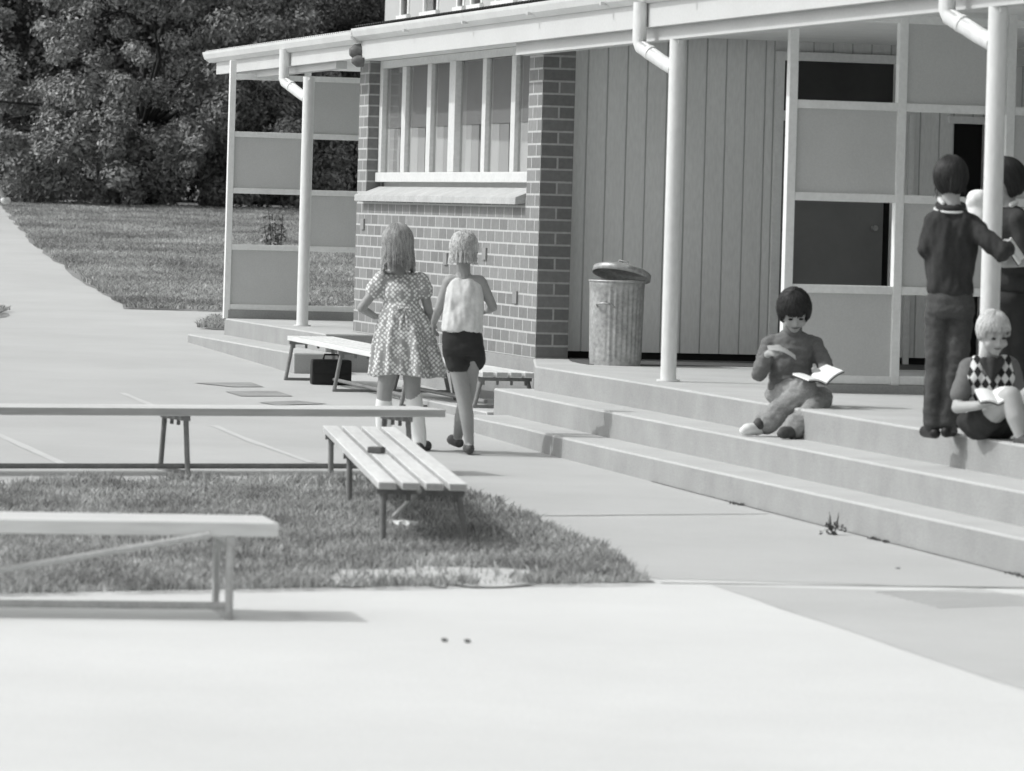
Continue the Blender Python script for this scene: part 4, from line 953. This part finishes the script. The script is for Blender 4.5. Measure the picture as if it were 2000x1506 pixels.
blob('jeans', [('l', [(k(1856,566),.100,.086),(k(1856,585),.114,.096),(k(1856,608),.118,.098),(k(1856,622),.108,.088)]), ('c', [k(1833,605), k(1827,700,.0), k(1823,770,.0), k(1821,826,.02)], [.068,.051,.043,.047]), ('c', [k(1876,605), k(1869,700,-.02), k(1858,770,-.01), k(1850,822,0)], [.070,.056,.045,.047])], M['jeans_d'], sb, .007, 2, (.007,15,(.9,.9,1.5)), org)
for kk, dr in ((k(1823,838,.02), (-.2,.9,0)), (k(1850,836,0), (.25,.9,0))):
    sh = []; shoe(sh, kk, dr, .20, .045, .030); blob('shoe', sh, M['bag'], sb, .007, 2, None, org)
capmesh(hc, hr, sb, M['hair_d'], .92); hair(hc, hr, sb, M['lock_d'], lambda a: (.070 if a > -30 or a < -150 else -.02), 2200, .95, .0048, 5, .5, lift=.97)

# --- child behind the post
Y = 23.3; k = lambda px, py, dy=0: K(px, py, Y+dy)
org = k(1975,800); org.z = .5
hc = k(1964,358); hr = rotm(-62, 22, 0)
pr_ = [('c', [k(1966,378), k(1972,402), k(1975,420)], [.040,.037,.05]), ('e', k(1975,452), (.10,.085,.125)), ('e', k(1974,520), (.095,.085,.12)), ('e', k(1972,575), (.09,.08,.08)), ('c', [k(1962,428,.08), k(1986,428,-.08)], [.042,.042]),
       ('c', [k(1990,430,-.10), k(2004,510,-.10), k(1960,515,-.22)], [.037,.030,.023]), ('c', [k(1960,430,.10), k(1952,500,.05), k(1958,512,-.12)], [.037,.030,.023]),
       ('c', [k(1962,590), k(1960,690), k(1960,815)], [.07,.05,.032]), ('c', [k(1985,590), k(1985,690), k(1985,818,.05)], [.07,.05,.032])]
hand(pr_, k(1958,515,-.22), (-.9,-.2,.1), (0,0,1), 1, .6, .95); hand(pr_, k(1958,511,-.13), (.2,-.9,.1), (0,0,1), -1, .6, .95)
shoe(pr_, k(1960,817), (-.8,-.5,0), .17, .045, .028); shoe(pr_, k(1985,820,.05), (-.8,-.5,0), .17, .045, .028)
head(pr_, hc, hr, .98)
bb = blob('person', pr_, M['skin'], voxel=.0065, smooth=5, origin=org); tag(bb, 'dark-haired child in a dark vest half hidden behind the round post', 'person')
face(hc, hr, bb, .98)
blob('vest', [('e', k(1975,450), (.113,.098,.128)), ('e', k(1974,512), (.108,.098,.115)), ('e', k(1973,552), (.112,.10,.07)), ('c', [k(1964,426,.07), k(1986,426,-.07)], [.05,.05]), ('c', [k(1990,430,-.10), k(2003,494,-.10)], [.050,.043]), ('c', [k(1960,430,.10), k(1952,500,.05), k(1957,511,-.09)], [.05,.043,.034])], M['jacket'], bb, .008, 3, (.008,11,(1,1,.7)), org)
blob('trousers', [('e', k(1972,585), (.115,.10,.075)), ('c', [k(1962,590), k(1960,690), k(1960,806)], [.08,.06,.055]), ('c', [k(1985,590), k(1985,690), k(1985,810,.05)], [.08,.06,.055])], M['shorts'], bb, .009, 3, (.007,11,(1,1,1)), org)
for kk in (k(1960,818), k(1985,821,.05)):
    sh = []; shoe(sh, kk, (-.8,-.5,0), .19, .045, .034); blob('shoe', sh, M['bag'], bb, .008, 2, None, org)
blob('collar', [('c', [k(1976,400,-.06), k(1984,396,-.05)], [.016,.014])], M['trim'], bb, .005, 2, None, org)
capmesh(hc, hr, bb, M['hair_d'], 1.0); hair(hc, hr, bb, M['lock_d'], lambda a: (.055 if a > -30 or a < -150 else -.035), 1800, 1.02, .0048, 6, .3, lift=1.05)
book('open patterned book held by the child behind the post', k(1976,494,-.28), frame((.3,1,.3), (-.5,.1,.8)), .07, .12)
# unidentified white shape, modelled as cloth between the boy and the post
o = blob('white_cloth', [('e', K(1905,391,22.75), (.048,.05,.055)), ('e', K(1912,388,22.75), (.05,.05,.05)), ('e', K(1911,420,22.75), (.058,.05,.08)), ('e', K(1912,445,22.75), (.06,.05,.06))], M['paper'], None, .007, 3, (.006,14,(1,1,1)), K(1910,420,22.7)); tag(o, 'rounded white cloth shape between the post and the standing boy', 'cloth')

# --- blond boy sitting on the verandah edge
Y = 21.5; k = lambda px, py, dy=0: K(px, py, Y+dy)
org = k(1925,845); org.z = .5
hc = k(1940,650,-.08); hr = rotm(16, 22, -4)
pr_ = [('c', [k(1933,675,-.03), k(1930,705,.0)], [.034,.044]), ('e', k(1932,745,.02), (.105,.075,.11)), ('e', k(1925,792,.05), (.10,.08,.10)), ('e', k(1922,822,.06), (.12,.10,.08)), ('c', [k(1898,716,.02), k(1968,714,.02)], [.04,.04]),
       ('c', [k(1892,718,.02), k(1870,796,-.06), k(1912,792,-.20)], [.036,.029,.022]), ('c', [k(1972,718,.02), k(1992,785,-.02), k(1975,790,-.2)], [.036,.029,.022]),
       ('c', [k(1912,828,.03), k(1974,775,-.30), k(1984,815,-.33), k(1997,856,-.34)], [.068,.050,.045,.030]), ('c', [k(1950,832,.06), k(2016,772,-.2), k(2022,815,-.25), k(2030,860,-.28)], [.068,.050,.045,.030])]
hand(pr_, k(1914,791,-.21), (.9,-.2,.1), (0,.3,.9), 1, .6, .95); hand(pr_, k(1973,789,-.21), (-.9,-.2,.15), (0,.3,.9), -1, .6, .95)
shoe(pr_, k(1998,857,-.35), (.5,-.85,0), .16, .04, .028); shoe(pr_, k(2031,861,-.29), (.3,-.9,0), .16, .04, .028)
head(pr_, hc, hr, .90)
bl = blob('person', pr_, M['skin'], voxel=.0065, smooth=5, origin=org); tag(bl, 'blond boy in diamond patterned vest sitting on the verandah edge with bare knees', 'person')
face(hc, hr, bl, .90)
blob('shirt', [('e', k(1932,742,.02), (.112,.082,.105)), ('c', [k(1898,716,.02), k(1968,714,.02)], [.047,.047]), ('c', [k(1892,718,.02), k(1875,770,-.04)], [.050,.046]), ('c', [k(1972,718,.02), k(1990,775,-.01)], [.05,.046])], M['jersey'], bl, .008, 3, (.005,12,(1,1,1)), org)
vv = blob('vest', [('e', k(1931,752,.02), (.121,.092,.098)), ('e', k(1926,792,.05), (.112,.092,.10)), ('c', [k(1908,712,.01), k(1905,740,-.01)], [.045,.06]), ('c', [k(1962,712,.01), k(1960,740,-.01)], [.045,.06])], M['argyle'], bl, .008, 3, (.004,12,(1,1,1)), org)
blob('neck_opening', [('c', [k(1922,706,-.055), k(1938,744,-.092)], [.022,.008]), ('c', [k(1954,706,-.055), k(1938,744,-.092)], [.022,.008]), ('c', [k(1938,708,-.066), k(1938,736,-.090)], [.028,.012])], M['jacket'], bl, .005, 2, None, org)
blob('shorts', [('e', k(1922,825,.05), (.13,.11,.075)), ('c', [k(1912,828,.03), k(1934,809,-.09)], [.080,.076]), ('c', [k(1950,832,.06), k(1978,806,-.06)], [.080,.076])], M['shorts'], bl, .008, 3, (.006,14,(1,1,1)), org)
for kk, dr in ((k(1998,858,-.35), (.5,-.85,0)), (k(2031,862,-.29), (.3,-.9,0))):
    sh = []; shoe(sh, kk, dr, .18, .04, .034); blob('sandal', sh, M['sandal'], bl, .008, 2, None, org)
capmesh(hc, hr, bl, M['hair_b'], .87); hair(hc, hr, bl, M['lock_b'], lambda a: (.05 if -10 < a < 190 and 20 < a < 160 else (-.002 if (a > -30 or a < -150) else -.052)), 2200, .87, .0045, 9, .3, lift=1.0)
book('open white-paged book on the lap of the blond boy', k(1944,779,-.27), frame((1,.1,.10), (-.1,1,.42)), .085, .13)

# --- child at the far left on the path, mostly outside the frame
Y = 70.0; k = lambda px, py, dy=0: K(px, py, Y+dy)
org = k(-14,398); org.z = gz(org.x, org.y)
hc = k(-44,238); hr = rotm(150, 0, 0)
pr_ = [('c', [k(-44,246), k(-43,262)], [.04,.05]), ('e', k(-42,276), (.11,.08,.12)), ('e', k(-40,300), (.11,.085,.11)), ('c', [k(-54,265), k(-31,265)], [.04,.04]), ('c', [k(-54,266), k(-58,288), k(-50,303)], [.036,.028,.022]), ('c', [k(-31,266), k(-26,288), k(-32,302)], [.036,.028,.022]),
       ('c', [k(-34,310), k(-14,342), k(7,388)], [.07,.055,.034]), ('c', [k(-44,310), k(-46,350), k(-44,392)], [.07,.052,.034])]
shoe(pr_, k(8,390), (.3,.9,0), .17, .04, .03); shoe(pr_, k(-44,394), (0,1,0), .17, .04, .03); head(pr_, hc, hr, 1)
fb = blob('person', pr_, M['skin'], voxel=.009, smooth=4, origin=org); tag(fb, 'bare-legged child on the far path at the left edge, mostly out of view', 'person')
blob('shirt', [('e', k(-42,276), (.122,.095,.125)), ('e', k(-40,298), (.12,.095,.1)), ('c', [k(-54,266), k(-31,266)], [.05,.05])], M['singlet'], fb, .01, 2, None, org)
blob('shorts', [('e', k(-40,311), (.125,.1,.08)), ('c', [k(-34,312), k(-26,323)], [.08,.075]), ('c', [k(-44,312), k(-45,326)], [.08,.075])], M['shorts'], fb, .01, 2, None, org)
for kk in (k(8,391), k(-44,395)):
    sh = []; shoe(sh, kk, (.3,.9,0), .2, .05, .05); blob('shoe', sh, M['shoe_w'], fb, .01, 2, None, org)
capmesh(hc, hr, fb, M['hair_m'], 1.0)

# ------------------------------------------------------------------ light, sky, camera
EL = R(46); dv = Vector((.9988*math.cos(EL), .05*math.cos(EL), -math.sin(EL)))
sun = bpy.data.lights.new('sun', 'SUN'); sun.energy = 2.1; sun.angle = R(.6); sun.color = (1, 1, .995)
so = bpy.data.objects.new('sun', sun); COL.objects.link(so); so.rotation_mode = 'QUATERNION'; so.rotation_quaternion = dv.to_track_quat('-Z', 'Y'); so.location = (-20, 20, 30)
w = bpy.data.worlds.new('World'); SC.world = w; w.use_nodes = True; N = w.node_tree.nodes; L = w.node_tree.links
sk = N.new('ShaderNodeTexSky'); sk.sky_type = 'NISHITA'; sk.sun_disc = False; sk.sun_elevation = EL; sk.sun_rotation = R(267); sk.air_density = 2.0; sk.dust_density = 5.0; sk.ozone_density = 0
bwn = N.new('ShaderNodeRGBToBW'); L.new(sk.outputs[0], bwn.inputs[0]); L.new(bwn.outputs[0], N['Background'].inputs['Color']); N['Background'].inputs['Strength'].default_value = .15
cam = bpy.data.cameras.new('camera'); co = bpy.data.objects.new('camera', cam); COL.objects.link(co)
cam.sensor_width = 36; cam.lens = F/2000*36; cam.shift_y = -(753-HY)/2000; cam.clip_end = 2000; cam.clip_start = .5
rc = Vector((math.cos(ROLL), 0, math.sin(ROLL))); uc = Vector((-math.sin(ROLL), 0, math.cos(ROLL))); bk = Vector((0,-1,0))
co.matrix_world = Matrix(((rc.x,uc.x,bk.x,0),(rc.y,uc.y,bk.y,0),(rc.z,uc.z,bk.z,CAMH),(0,0,0,1)))
cam.dof.use_dof = True; cam.dof.focus_distance = 37; cam.dof.aperture_fstop = 6.7
SC.camera = co
SC.view_settings.view_transform = 'Standard'; SC.view_settings.look = 'None'; SC.view_settings.exposure = -.08; SC.view_settings.gamma = 1
SC.cycles.max_bounces = 8; SC.cycles.diffuse_bounces = 5; SC.cycles.transparent_max_bounces = 8; SC.cycles.use_denoising = True
